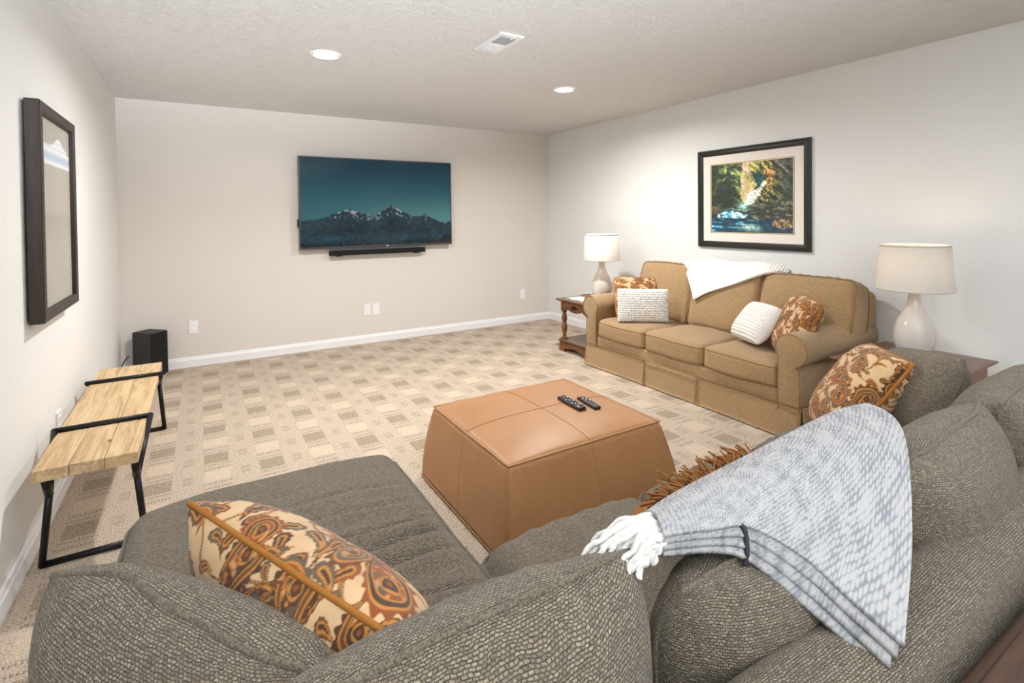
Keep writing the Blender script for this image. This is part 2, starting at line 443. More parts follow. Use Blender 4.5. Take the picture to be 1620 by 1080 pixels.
def glass_mat():
    t = NT('picture_glass')
    n = t.noise(t.coord(), 3, 1)
    tr = t.node('ShaderNodeBsdfTransparent'); gl = t.node('ShaderNodeBsdfGlossy'); t.put(gl.inputs['Roughness'], t.math('MULTIPLY', n, 0.06))
    mx = t.node('ShaderNodeMixShader'); mx.inputs[0].default_value = 0.05; t.t.links.new(tr.outputs[0], mx.inputs[1]); t.t.links.new(gl.outputs[0], mx.inputs[2])
    t.t.links.new(mx.outputs[0], t.out.inputs[0]); M['picture_glass'] = t.m
glass_mat()

# ------------------------------------------------------------------ the room
T_ = 0.12
struct('floor', *box(XL - T_, XR + T_, YF - T_, YB + T_, -0.1, 0.0), M['carpet'])
struct('ceiling', *box(XL - T_, XR + T_, YF - T_, YB + T_, H, H + 0.1), M['ceiling'])
struct('wall_left', *box(XL - T_, XL, YF, YB, 0.0, H), M['paint_side'])
struct('wall_right', *box(XR, XR + T_, YF, YB, 0.0, H), M['paint_side'])
struct('wall_back', *box(XL - T_, XR + T_, YB, YB + T_, 0.0, H), M['paint_back'])
wins = [(-0.50, 1.40)]; wz0, wz1 = 0.06, 2.14
struct('wall_front', *join([box(XL - T_, XR + T_, YF - T_, YF, 0, wz0), box(XL - T_, XR + T_, YF - T_, YF, wz1, H)] +
       [box(a, b, YF - T_, YF, wz0, wz1) for a, b in ((XL - T_, wins[0][0]), (wins[0][1], XR + T_))]), M['paint_side'])
for i, (a, b) in enumerate(wins):
    w = struct('window_%d' % (i + 1), *join([box(a, a + .05, YF - .08, YF - .02, wz0, wz1), box(b - .05, b, YF - .08, YF - .02, wz0, wz1),
               box(a, b, YF - .08, YF - .02, wz0, wz0 + .05), box(a, b, YF - .08, YF - .02, wz1 - .05, wz1)]), M['window_frame_white'])
    struct('mullion', *box((a + b) / 2 - .02, (a + b) / 2 + .02, YF - .08, YF - .02, wz0, wz1), M['window_frame_white'], w)
    struct('pane', *box(a, b, YF - .056, YF - .05, wz0, wz1), M['picture_glass'], w)
bt, bh = 0.015, 0.092
prof = [(0, 0), (bt, 0), (bt, bh * 0.72), (bt * 0.72, bh * 0.80), (bt * 0.55, bh * 0.95), (bt * 0.2, bh), (0, bh)]
struct('baseboard_back', *extrude([(YB - p, z) for p, z in prof], 0, XL, XR), M['white_trim'])
struct('baseboard_left', *extrude([(XL + p, z) for p, z in prof], 1, YF, YB), M['white_trim'])
struct('baseboard_right', *extrude([(XR - p, z) for p, z in prof], 1, YF, YB), M['white_trim'])

# ------------------------------------------------------------------ ceiling lights and vent
def pot_light(x, y, label, grp='round recessed ceiling lights', k=1.0):
    t = thing('recessed_light', label, 'ceiling light', (x, y, H), grp)
    mesh('trim_ring', *lathe([(0.100, 0.0), (0.099, -0.006), (0.092, -0.010), (0.080, -0.009), (0.074, -0.004), (0.073, 0.0)], (x, y, H), 40, False), M['white_plastic'], t)
    mesh('lens', *lathe([(0.0745, -0.001), (0.07, -0.006), (0.04, -0.008), (0.001, -0.0085)], (x, y, H), 40), M['lamp_lens'], t)
    l = area_light('recessed_lamp', (x, y, H - 0.016), (0, 0, 0), 0.13, 0.13, POT_POWER * k, POT_COLOR, 'DISK', 165)
    return t
pot_light(0.725, 3.54, 'round recessed ceiling light on the left, above and left of the television')
pot_light(2.66, 3.53, 'round recessed ceiling light near the corner above the tan sofa')
pot_light(2.32, 0.50, 'round recessed ceiling light above the sectional arm, behind the view', k=0.12)
v = thing('ceiling_vent', 'white rectangular air vent with two louvred halves in the ceiling', 'vent', (1.59, 2.785, H))
vx0, vx1, vy0, vy1 = 1.51, 1.675, 2.61, 2.955
mesh('vent_frame', *join([bbox(vx0, vx0 + .03, vy0, vy1, H - .012, H, .003), bbox(vx1 - .03, vx1, vy0, vy1, H - .012, H, .003),
     bbox(vx0 + .03, vx1 - .03, vy0 + .001, vy0 + .045, H - .0115, H, .002), bbox(vx0 + .03, vx1 - .03, vy1 - .045, vy1 - .001, H - .0115, H, .002), bbox(vx0 + .03, vx1 - .03, 2.777, 2.791, H - .0115, H, .002)]), M['white_plastic'], v)
mesh('duct_opening', *box(vx0 + .01, vx1 - .01, vy0 + .01, vy1 - .01, H - .002, H - .0005), M['vent_shadow'], v, smooth=False)
for half, (a, b, s) in enumerate(((vy0 + .045, 2.777, 1), (2.791, vy1 - .045, -1))):
    for k in range(8):
        yy = a + (k + .5) * (b - a) / 8
        V, F = box(vx0 + .028, vx1 - .028, -.0105, .0105, -.0006, .0006)
        ca, sa = math.cos(s * 0.75), math.sin(s * 0.75)
        V = np.stack([V[:, 0], yy + V[:, 1] * ca - V[:, 2] * sa, H - .0095 + (V[:, 1] * sa + V[:, 2] * ca) * .9], 1)
        mesh('slat', V, F, M['vent_slat'], v, smooth=False)
mesh('damper_lever', *bbox(1.605, 1.612, 2.62, 2.66, H - .02, H - .008, .001), M['white_plastic'], v)

# ------------------------------------------------------------------ wall plates
def outlet(x, z, label, blank=False, wall='back', y=None):
    w, h = 0.076, 0.122
    if wall == 'back':
        t = thing('wall_outlet' if not blank else 'blank_wall_plate', label, 'outlet' if not blank else 'wall plate', (x, YB, z - h / 2), 'white wall plates')
        f = lambda a, b, c, d, e, g: bbox(x + a, x + b, YB - g, YB - e, z + c, z + d, .002)
    else:
        t = thing('wall_outlet', label, 'outlet', (XL, y, z - h / 2), 'white wall plates')
        f = lambda a, b, c, d, e, g: bbox(XL + e, XL + g, y + a, y + b, z + c, z + d, .002)
    mesh('plate', *f(-w / 2, w / 2, -h / 2, h / 2, 0, .008), M['white_plastic'], t)
    if blank:
        for s in (-1, 1): mesh('screw', *f(-.003, .003, s * .043 - .003, s * .043 + .003, .006, .0095), M['vent_slat'], t)
        return
    for s in (-1, 1):
        sk = mesh('socket', *f(-.017, .017, s * .021 - .014, s * .021 + .014, .006, .0105), M['white_plastic'], t)
        for a, b, c, d in ((-.009, -.0055, -.001, .008), (.0055, .009, -.001, .008), (-.003, .003, -.011, -.005)):
            mesh('slot', *f(a, b, s * .021 + c, s * .021 + d, .008, .0085), M['slot'], sk)
outlet(-0.068, 0.368, 'white duplex outlet low on the back wall beside the black subwoofer')
outlet(1.549, 0.364, 'white duplex outlet under the television, left of the blank plate')
outlet(1.645, 0.362, 'blank white wall plate right of the outlet under the television', True)
outlet(3.562, 0.364, 'white duplex outlet on the back wall near the right corner')
outlet(0, 0.375, 'white duplex outlet on the left wall behind the wooden bench', wall='left', y=3.32)

# ------------------------------------------------------------------ television and sound bar
def tv_colors(u, v):
    P = np.stack([u * 1.78, v], -1)
    top = np.array([16, 42, 54.]); mid = np.array([28, 64, 72.]); low = np.array([58, 98, 100.])
    g = (1 - v)
    c = top + (mid - top) * sst(0.0, 0.45, g)[..., None]; c = c + (low - mid) * (sst(0.3, 0.75, g) * (0.35 + 0.75 * u))[..., None]
    px = [0, .1, .17, .27, .31, .36, .42, .45, .49, .53, .56, .60, .66, .72, .78, .81, .85, .90, .96, 1.0]
    pz = [.30, .305, .345, .42, .405, .385, .36, .345, .38, .42, .472, .45, .385, .34, .335, .355, .32, .285, .245, .28]
    ridge = np.interp(u, px, pz) + 0.012 * fbm(np.stack([u * 1.78, u * 0], -1), 30, 3, 4)
    m = sst(-.004, .004, ridge - v)
    dep = np.clip(ridge - v, 0, 1)
    rock = fbm(P + np.stack([0.5 * v, -u * .3], -1), 34, 11, 4)
    snow = sst(0.10, 0.5, rock + 0.22 - dep * 5.5) * sst(.33, .37, ridge)
    mc = np.array([24, 42, 50.]) + np.array([12, 12, 12.]) * rock[..., None] - np.array([6, 12, 14.]) * sst(.05, .25, dep)[..., None]
    mc = mc + (np.array([150, 148, 146.]) - mc) * (snow * .7)[..., None]
    haze = np.exp(-((v - 0.09) / .05) ** 2) * (.6 + .5 * fbm(P, 6, 5, 3))
    mc = mc + np.array([10, 26, 32.]) * np.clip(haze, 0, 1)[..., None]
    shrub = sst(-.01, .02, 0.10 * sst(.82, 1.0, u) + .03 * fbm(P, 40, 7, 3) - v) * sst(.8, .9, u)
    mc = mc * (1 - .6 * shrub[..., None])
    c = c * (1 - m[..., None]) + mc * m[..., None]
    return lin(np.clip(c, 0, 255))
tx0, tx1, tz0, tz1, ty = 0.858, 2.535, 1.052, 2.003, YB - 0.085
tv = thing('television', 'large wall-mounted flat television showing snowy mountains under a teal sky', 'television', ((tx0 + tx1) / 2, YB, tz0))
mesh('housing', *bbox(tx0 + .02, tx1 - .02, ty + .012, YB - .03, tz0 + .03, tz1 - .03, .01), M['black_plastic'], tv)
mesh('wall_mount', *bbox(1.4, 2.0, YB - .04, YB, 1.35, 1.75, .004), M['black_steel'], tv)
bz = .011
mesh('bezel', *join([bbox(tx0, tx0 + bz, ty, ty + .03, tz0, tz1, .002), bbox(tx1 - bz, tx1, ty, ty + .03, tz0, tz1, .002),
     bbox(tx0 + bz, tx1 - bz, ty + .0005, ty + .0295, tz1 - bz, tz1 - .0005, .002), bbox(tx0 + bz, tx1 - bz, ty - .001, ty + .0295, tz0 + .0005, tz0 + bz * 2, .002)]), M['gunmetal'], tv)
nu, nv = 260, 146
U, Vv = np.meshgrid(np.linspace(0, 1, nu), np.linspace(0, 1, nv), indexing='ij')
SX0, SX1, SZ0, SZ1 = tx0 + bz, tx1 - bz, tz0 + bz * 2, tz1 - bz
scr = np.stack([SX0 + U * (SX1 - SX0), np.full_like(U, ty + .004), SZ0 + Vv * (SZ1 - SZ0)], -1).reshape(-1, 3)
mesh('screen', scr, grid_faces(nu, nv), M['tv_screen_image'], tv, col=tv_colors(U, Vv).reshape(-1, 3), smooth=False)
mesh('logo_badge', *bbox(1.745, 1.775, ty - .004, ty, tz0 + .004, tz0 + .016, .001), M['button_grey'], tv)
mesh('side_port_cover', *bbox(tx0 - .012, tx0 + .01, ty + .03, ty + .05, 1.28, 1.36, .003), M['black_plastic'], tv)
sb = thing('soundbar', 'slim black sound bar mounted on the wall under the television', 'soundbar', (1.68, YB, .97))
mesh('bar_body', *bbox(1.155, 2.205, YB - .085, YB - .012, .976, 1.026, .008), M['speaker_cloth'], sb)
for s in (1.155, 2.193): mesh('end_cap', *bbox(s, s + .012, YB - .087, YB - .010, .974, 1.028, .006), M['black_plastic'], sb)
for s in (1.22, 2.08): mesh('bracket', *bbox(s, s + .06, YB - .07, YB, .966, .98, .003), M['black_steel'], sb)

# ------------------------------------------------------------------ picture frames
def frame_ring(w, h, prof):
    """prof: list of (inset from outer edge, depth out of wall); ring in local x (width) / y (height) / z out"""
    V = []; F = []; n = len(prof)
    for (ins, dep) in prof:
        for sx, sy in ((-1, -1), (1, -1), (1, 1), (-1, 1)):
            V.append((sx * (w / 2 - ins), sy * (h / 2 - ins), dep))
    for i in range(n - 1):
        for k in range(4):
            k2 = (k + 1) % 4
            F.append([i * 4 + k, i * 4 + k2, (i + 1) * 4 + k2, (i + 1) * 4 + k])
    return np.array(V, float), F
def to_wall(V, wall, c):
    V = np.asarray(V, float)
    if wall == 'right':   # width along -Y, out along -X
        return np.stack([c[0] - V[:, 2], c[1] - V[:, 0], c[2] + V[:, 1]], 1)
    return np.stack([c[0] + V[:, 2], c[1] + V[:, 0], c[2] + V[:, 1]], 1)
def bridge(prof_w, prof_h, n): pass
def flat_grid(w, h, z, n, m):
    A, B = np.meshgrid(np.linspace(-w / 2, w / 2, n), np.linspace(-h / 2, h / 2, m), indexing='ij')
    return np.stack([A, B, np.full_like(A, z)], -1).reshape(-1, 3), grid_faces(n, m)
def waterfall_colors(u, v):
    u0, v0 = u, v
    P0 = np.stack([u * 1.25, v], -1)
    u = u + .030 * fbm(P0, 9, 121, 4); v = v + .026 * fbm(P0, 9, 131, 4)
    P = np.stack([u0 * 1.25, v0], -1)
    n1 = fbm(P, 6, 21, 5); n2 = fbm(P + np.stack([.7 * v0, .5 * u0], -1), 20, 31, 4); n3 = fbm(np.stack([u0 * 1.25, v0 * 5], -1), 10, 41, 4); n4 = fbm(P, 48, 51, 3)
    arch = fbm(np.stack([u0 * 9 + 6 * v0, v0 * 22 - 7 * u0 + 2.2 * n1], -1), 1.0, 81, 3)   # drooping leaf masses
    def mixc(c, col, m): return c + (np.array(col, float) - c) * np.clip(m, 0, 1)[..., None]
    c = np.zeros(u.shape + (3,)) + np.array([34, 44, 36.])
    c = mixc(c, (92, 112, 58), sst(-.1, .5, arch + .4 * n1) * sst(.62, .3, u) * .95)
    c = mixc(c, (164, 176, 96), sst(.25, .7, arch + .5 * n2) * sst(.12, .22, u) * sst(.55, .38, u) * sst(.42, .6, v) * .8)
    c = mixc(c, (22, 30, 28), sst(.10, .0, u) * .6 + sst(.60, .42, v) * sst(.36, .2, u) * .55)
    c = mixc(c, (96, 92, 58), sst(.50, .66, u) * sst(-.2, .4, n2 + .4 * arch) * .9)
    c = mixc(c, (150, 132, 78), sst(.54, .62, u) * sst(.85, .7, u) * sst(.1, .55, n2 + n4) * .7)
    c = mixc(c, (46, 58, 62), sst(.78, 1.0, u) * .7)
    c = mixc(c, (196, 128, 64), np.exp(-(((u - .73) / .06) ** 2 + ((v - .80) / .13) ** 2)) * (.55 + 1.2 * n4))
    c = mixc(c, (170, 168, 92), np.exp(-(((u - .55) / .17) ** 2 + ((v - .95) / .10) ** 2)) * (.75 + n2))
    cl = np.interp(v, [.36, .5, .7, .85, 1], [.44, .39, .39, .395, .42]); cr = np.interp(v, [.36, .5, .7, .85, 1], [.46, .53, .58, .52, .50])
    cliff = sst(-.012, .015, u - cl) * sst(-.012, .015, cr - u) * sst(.36, .40, v)
    c = mixc(c, (224, 200, 172), cliff * .95)
    c = mixc(c, (138, 104, 80), cliff * sst(.0, .4, n2 + .8 * n4) * .8)
    c = mixc(c, (150, 146, 76), cliff * (sst(.25, .45, n1 + .3 * n4) * .7 + np.exp(-(((u - .47) / .06) ** 2 + ((v - .77) / .035) ** 2)) * .8))
    cav = np.exp(-(((u - .62) / .05) ** 2 + ((v - .76) / .075) ** 2)); c = mixc(c, (16, 70, 78), cav * 1.2)
    fl = np.interp(v, [.36, .5, .62, .69, .72], [.40, .47, .58, .635, .66]); fr = np.interp(v, [.36, .5, .62, .69, .72], [.545, .60, .66, .715, .70])
    fall = sst(-.015, .02, u - fl) * sst(-.012, .025, fr - u) * sst(.34, .38, v) * sst(.73, .69, v)
    c = mixc(c, (236, 244, 226), fall * (.92 + .3 * n2))
    c = mixc(c, (160, 220, 208), np.exp(-(((u - .43) / .09) ** 2 + ((v - .38) / .05) ** 2)) * .85)
    rk = sst(.45, .41, v + .12 * (.75 - u)) * sst(.42, .54, u + .25 * (v - .3)) * sst(.14, .2, v)
    c = mixc(c, (46, 52, 46), rk); c = mixc(c, (128, 128, 98), rk * sst(.05, .45, n3) * .8)
    wl = sst(.37, .33, v) * sst(.58, .46, u); c = mixc(c, (26, 44, 48), wl * .85)
    c = mixc(c, (116, 150, 128), wl * np.exp(-((v - .335) / .015) ** 2) * sst(.1, .3, u))
    boul = sst(1, .7, ((u - .05) / .12) ** 2 + ((v - .33) / .07) ** 2); c = mixc(c, (76, 72, 54), boul * (.8 + n2 * .6))
    cas = sst(1.15, .5, ((u - .27) / .21) ** 2 + ((v - .25) / .06) ** 2)
    c = mixc(c, (44, 140, 176), cas * .9)
    strk = fbm(np.stack([u0 * 34 + 3 * n1, v0 * 12], -1), 1.0, 141, 3)
    c = mixc(c, (236, 248, 248), cas * sst(-.25, .3, strk + .25 * n4))
    riv = sst(.20, .17, v); c = mixc(c, (20, 48, 66), riv * .95)
    rip = fbm(np.stack([u0 * 6 + n1, v0 * 34 + 2 * u0], -1), 1.0, 61, 4)
    c = mixc(c, (60, 156, 192), riv * sst(.02, .3, rip) * sst(.66, .3, u) * .95)
    c = mixc(c, (200, 230, 236), riv * sst(.28, .5, rip) * sst(.62, .3, u) * .9)
    c = mixc(c, (186, 218, 190), np.exp(-(((u - .5) / .12) ** 2 + ((v - .07) / .04) ** 2)) * riv * (.9 + rip * .5))
    brn = sst(1.1, .5, ((u - .90) / .15) ** 2 + ((v - .13) / .07) ** 2); c = mixc(c, (134, 104, 68), brn * (.7 + .9 * n4))
    br = np.abs(v0 - (.97 - .9 * (u0 - .8) - 1.2 * (u0 - .8) ** 2)); c = mixc(c, (150, 146, 130), sst(.008, .003, br) * sst(.79, .8, u0) * sst(.95, .94, u0))
    c = c * (1 + .45 * n4 + .22 * n2)[..., None]
    return lin(np.clip(c * 1.22 + 8, 0, 255))
pc = (XR, 2.703, 1.509); pw, ph = 1.035, .875
pf = thing('framed_painting', 'black framed and matted painting of a forest waterfall above the tan sofa', 'picture', (XR, 2.703, 1.072))
V, F = frame_ring(pw, ph, [(0, 0), (0, .020), (.008, .030), (.020, .034), (.024, .028), (.034, .028), (.038, .022), (.048, .020), (.052, .012), (.056, .012), (.056, .002)])
mesh('frame', to_wall(V, 'right', pc), F, M['black_gloss_frame'], pf, smooth=False)
V, F = frame_ring(pw, ph, [(.055, .010), (.130, .010), (.1305, .008)])
mesh('mat_board', to_wall(V, 'right', pc), F, M['matboard'], pf, smooth=False)
V, F = frame_ring(.775, .620, [(0, .0085), (0, .0085), (.005, .0085), (.005, .008)]); mesh('dark_fillet', to_wall(V, 'right', pc), F, M['fillet_dark'], pf, smooth=False)
V, F = frame_ring(.765, .610, [(0, .0085), (0, .010), (.007, .010), (.007, .007)]); mesh('gold_fillet', to_wall(V, 'right', pc), F, M['fillet_gold'], pf, smooth=False)
nu, nv = 220, 170
V, F = flat_grid(.756, .600, .0075, nu, nv)
U, Vv = np.meshgrid(np.linspace(0, 1, nu), np.linspace(0, 1, nv), indexing='ij')
mesh('painting', to_wall(V, 'right', pc), F, M['art_print'], pf, col=waterfall_colors(U, Vv).reshape(-1, 3), smooth=False)
V, F = flat_grid(pw - .10, ph - .10, .0145, 2, 2); mesh('glass', to_wall(V, 'right', pc), F, M['picture_glass'], pf, smooth=False)
V, F = flat_grid(pw - .02, ph - .02, .001, 2, 2); mesh('backing', to_wall(V, 'right', pc), F, M['fillet_dark'], pf, smooth=False)

def lace_colors(u, v):
    P = np.stack([u * .6, v * .85], -1)
    c = np.zeros(u.shape + (3,)) + np.array([176, 172, 162.]) + 4 * fbm(P, 6, 71, 3)[..., None]
    top = .86 + .055 * np.exp(-((u - .62) / .16) ** 2) - .02 * (u > .9)
    lo = .755
    band = sst(-.004, .004, top - v) * sst(-.004, .004, v - lo)
    hatch = .5 + .5 * np.sin(u * 150 + 30 * v); rows = .5 + .5 * np.sin(v * 190)
    b = np.array([205, 214, 222.]) + np.array([38, 32, 26.]) * (sst(.3, .7, hatch) * .6 + sst(.4, .6, rows) * .4)[..., None]
    blue = sst(.80, .76, v) * .0 + np.exp(-((v - .80) / .018) ** 2)
    b = b + (np.array([150, 178, 208.]) - b) * np.clip(blue, 0, 1)[..., None] * .7
    c = c + (b - c) * (band * .9)[..., None]
    c = c - 10 * (sst(.004, .0, np.abs(u - .64)) * (v < .74) * (v > .5))[..., None] - 8 * sst(.50, .48, v)[..., None] * sst(.3, .45, v)[..., None]
    return lin(np.clip(c, 0, 255))
mc = (XL + .004, 3.18, 1.407); mw, mh = .70, .93
lf = thing('framed_print', 'tall dark espresso frame holding a grey print with a lacy blue-white band', 'picture', (XL, 3.18, .942))
V, F = frame_ring(mw, mh, [(.012, 0), (0, .006), (0, .052), (.003, .056), (.040, .056), (.046, .052), (.046, .030)])
mesh('frame', to_wall(V, 'left', mc), F, M['espresso_frame'], lf, smooth=False)
nu, nv = 150, 210
V, F = flat_grid(mw - .085, mh - .085, .036, nu, nv)
U, Vv = np.meshgrid(np.linspace(0, 1, nu), np.linspace(0, 1, nv), indexing='ij')
mesh('print', to_wall(V, 'left', mc), F, M['art_print'], lf, col=lace_colors(U, Vv).reshape(-1, 3), smooth=False)
V, F = flat_grid(mw - .085, mh - .085, .041, 2, 2); mesh('glass', to_wall(V, 'left', mc), F, M['picture_glass'], lf, smooth=False)
V, F = flat_grid(mw - .03, mh - .03, .002, 2, 2); mesh('backing', to_wall(V, 'left', mc), F, M['fillet_dark'], lf, smooth=False)

# ------------------------------------------------------------------ bench
bn = thing('wooden_bench', 'low pine plank bench with black steel tube legs along the left wall', 'bench', (-.385, 3.31, 0))
bx0, bx1, by0, by1, bz1 = -.552, -.228, 2.545, 4.075, .440
for k in range(3):
    a = bx0 + k * (bx1 - bx0) / 3; b = bx0 + (k + 1) * (bx1 - bx0) / 3
    V, F, _ = roundbox(a + .0008, b - .0008, by0 + .002 * (k == 1), by1 - .003 * (k == 0), bz1 - .045, bz1, .003, .3, 2)
    mesh('plank', V, F, M['pine'], bn, smooth=False)
R_ = .0125
ball = lambda p, r=R_ * 1.02: lathe([(r * .5, -r * .87), (r * .87, -r * .5), (r, 0), (r * .87, r * .5), (r * .5, r * .87)], p, 12)
for ym, yf, yj, yp in ((2.965, 2.690, 2.625, 2.572), (3.735, 4.050, 4.010, 4.050)):
    xl, xr, zt_, zj = bx0 - .010, bx1 + .012, bz1 + .008, .312
    pts = [(xl + .005, yf, R_), (xl + .045, yj, zj), (xl, ym, zt_), (xr, ym, zt_), (xr - .025, yj, zj), (xr - .005, yf, R_)]
    mesh('leg_frame', *join([tube([pts[i], pts[(i + 1) % 6]], R_, 12) for i in range(6)] + [ball(p) for p in pts]), M['black_steel'], bn)
    for jx in (xl + .045, xr - .025):
        mesh('brace', *tube([(jx, yp, bz1 - .046), (jx, yj, zj)], .015, 12), M['black_steel'], bn)

# ------------------------------------------------------------------ subwoofer
sw = thing('subwoofer', 'black boxy subwoofer standing on the carpet in the left corner', 'speaker', (-.41, 5.48, 0))
f0 = np.array([-.385, 5.400]); e1 = np.array([.72, .69]); e1 /= np.linalg.norm(e1); e2 = np.array([-e1[1], e1[0]])
def swbox(a0, a1, b0, b1, z0, z1, r):
    V, F = bbox(a0, a1, b0, b1, z0, z1, r)
    return np.stack([f0[0] + V[:, 0] * e1[0] + V[:, 1] * e2[0], f0[1] + V[:, 0] * e1[1] + V[:, 1] * e2[1], V[:, 2]], 1), F
mesh('cabinet', *swbox(.006, .165, 0, .205, .012, .392, .004), M['speaker_side'], sw)
mesh('grille_panel', *swbox(.004, .163, -.006, .0, .02, .386, .002), M['speaker_cloth'], sw)
for a in (.02, .14):
    for b in (.02, .185): mesh('foot', *lathe([(.012, 0), (.012, .013)], (f0[0] + a * e1[0] + b * e2[0], f0[1] + a * e1[1] + b * e2[1], 0), 12), M['black_plastic'], sw)
cb = tag(mesh('speaker_cable', *tube(smooth_path([(-.545, 5.50, .20), (-.575, 5.43, .16), (-.592, 5.33, .09), (-.588, 5.25, .01), (-.55, 5.1, .005), (-.53, 4.9, .005)], 40), .0045, 8), M['black_plastic'], base=(-.56, 5.3, 0)), 'thin black cable hanging behind the subwoofer', 'cable')

# ------------------------------------------------------------------ leather ottoman
ot = thing('leather_ottoman', 'large square tan leather ottoman in front of the grey sectional', 'ottoman', (1.455, 2.125, 0))
ozt = .385
def ott_def(P):
    x, y, z = P[:, 0], P[:, 1], P[:, 2]
    t = np.clip(z / ozt, 0, 1)
    cx = 1.462 + (1.445 - 1.462) * t; cy = 2.125
    hx = .485 + (.424 - .485) * t; hy = .460 + (.384 - .460) * t
    u = (x - 1.455) / .45; w = (y - 2.12) / .45
    bul = 1 + .022 * np.sin(np.pi * t)
    X = cx + u * hx * bul; Y = cy + w * hy * bul
    crown = .026 * np.clip(1 - u ** 4, 0, 1) * np.clip(1 - w ** 4, 0, 1) * sst(.75, 1, t)
    dimple = -.0012 * np.exp(-(u / .03) ** 2) * (t > .9) - .0012 * np.exp(-(w / .03) ** 2) * (t > .9)
    wr = .003 * vnoise(np.stack([X, Y, z], 1), 9, 3)
    return np.stack([X + wr * (np.abs(u) > .9), Y + wr * (np.abs(w) > .9), z + crown + dimple], 1)
V, F, luv = roundbox(1.005, 1.905, 1.67, 2.57, .01, ozt, .028, .025, 5)
mesh('body', ott_def(V), F, M['leather'], ot, luv=luv)
rim = []
for a, b in ((( -1, -1), (1, -1)), ((1, -1), (1, 1)), ((1, 1), (-1, 1)), ((-1, 1), (-1, -1))):
    for q in np.linspace(0, 1, 24)[:-1]: rim.append((1.455 + .444 * (a[0] + (b[0] - a[0]) * q), 2.12 + .444 * (a[1] + (b[1] - a[1]) * q), ozt - .008))
mesh('rim_piping', *tube(ott_def(np.array(rim)) + [0, 0, .003], .0045, 8, True), M['leather'], ot)
for i in range(2):
    pts = np.array([[1.455 + (.44 * q if i else 0), 2.12 + (0 if i else .44 * q), ozt] for q in np.linspace(-1, 1, 40)])
    mesh('top_seam', *tube(ott_def(pts) + [0, 0, .0009], .0013, 6), M['leather_seam'], ot)
for sx, sy in ((-1, 0), (1, 0), (0, -1), (0, 1), (-1, -1), (1, -1), (-1, 1), (1, 1)):
    k = .449 if sx * sy == 0 else .4425
    pts = np.array([[1.455 + k * sx, 2.12 + k * sy, z] for z in np.linspace(.03, ozt - .02, 20)])
    mesh('side_seam', *tube(ott_def(pts), .0020, 6), M['leather_seam'] if sx * sy == 0 else M['leather'], ot)
bot = ott_def(np.array([(x, y, .012) for x, y, z in rim])); mesh('base_piping', *tube(bot, .006, 8, True), M['leather'], ot)

def remote(name, label, a, b, w, t0, keys, tail):
    a = np.array(a); b = np.array(b); L = np.linalg.norm(b - a); d = (b - a) / L
    o = thing(name, label, 'remote control', (0, 0, 0), 'remote controls on the ottoman')
    zt = .4085
    OFF[o] = np.zeros(3)
    V, F, _ = roundbox(0, L, -w / 2, w / 2, .0, t0, .006, .02, 3)
    V[:, 1] *= 1 - .10 * np.cos(np.pi * V[:, 0] / L) ** 2
    mesh('case', V, F, M['remote_black'], o)
    for (x0, x1, y0, y1, mt) in keys:
        mesh('button', *bbox(x0 * L, x1 * L, y0 * w, y1 * w, t0 - .002, t0 + .0025, .0012), M[mt], o)
    o.location = (a[0], a[1], zt); o.rotation_euler = (0, 0, math.atan2(d[1], d[0]))
ks = []
rng = np.random.RandomState(4)
for i in range(13):
    for j in range(3):
        mt = 'button_grey' if (i * 3 + j) % 4 == 0 else 'slot'
        if i == 0: mt = 'button_red' if j == 0 else 'slot'
        if i == 11: mt = ('button_red', 'button_green', 'button_blue')[j]
        x = .06 + i * .068
        ks.append((x, x + .040, -.34 + j * .25, -.34 + j * .25 + .17, mt))
remote('remote_control', 'larger black remote with many grey buttons, left one on the ottoman', (1.602, 2.178), (1.592, 1.983), .050, .020, ks, True)
ks2 = [(.06, .12, -.32, -.02, 'button_red')]
for i in range(4):
    for j in range(3):
        x = .16 + i * .085; ks2.append((x, x + .045, -.34 + j * .25, -.34 + j * .25 + .16, 'button_grey' if (i + j) % 2 else 'slot'))
remote('remote_control', 'smaller black remote with a red power button, right one on the ottoman', (1.688, 2.125), (1.668, 1.958), .043, .016, ks2, False)

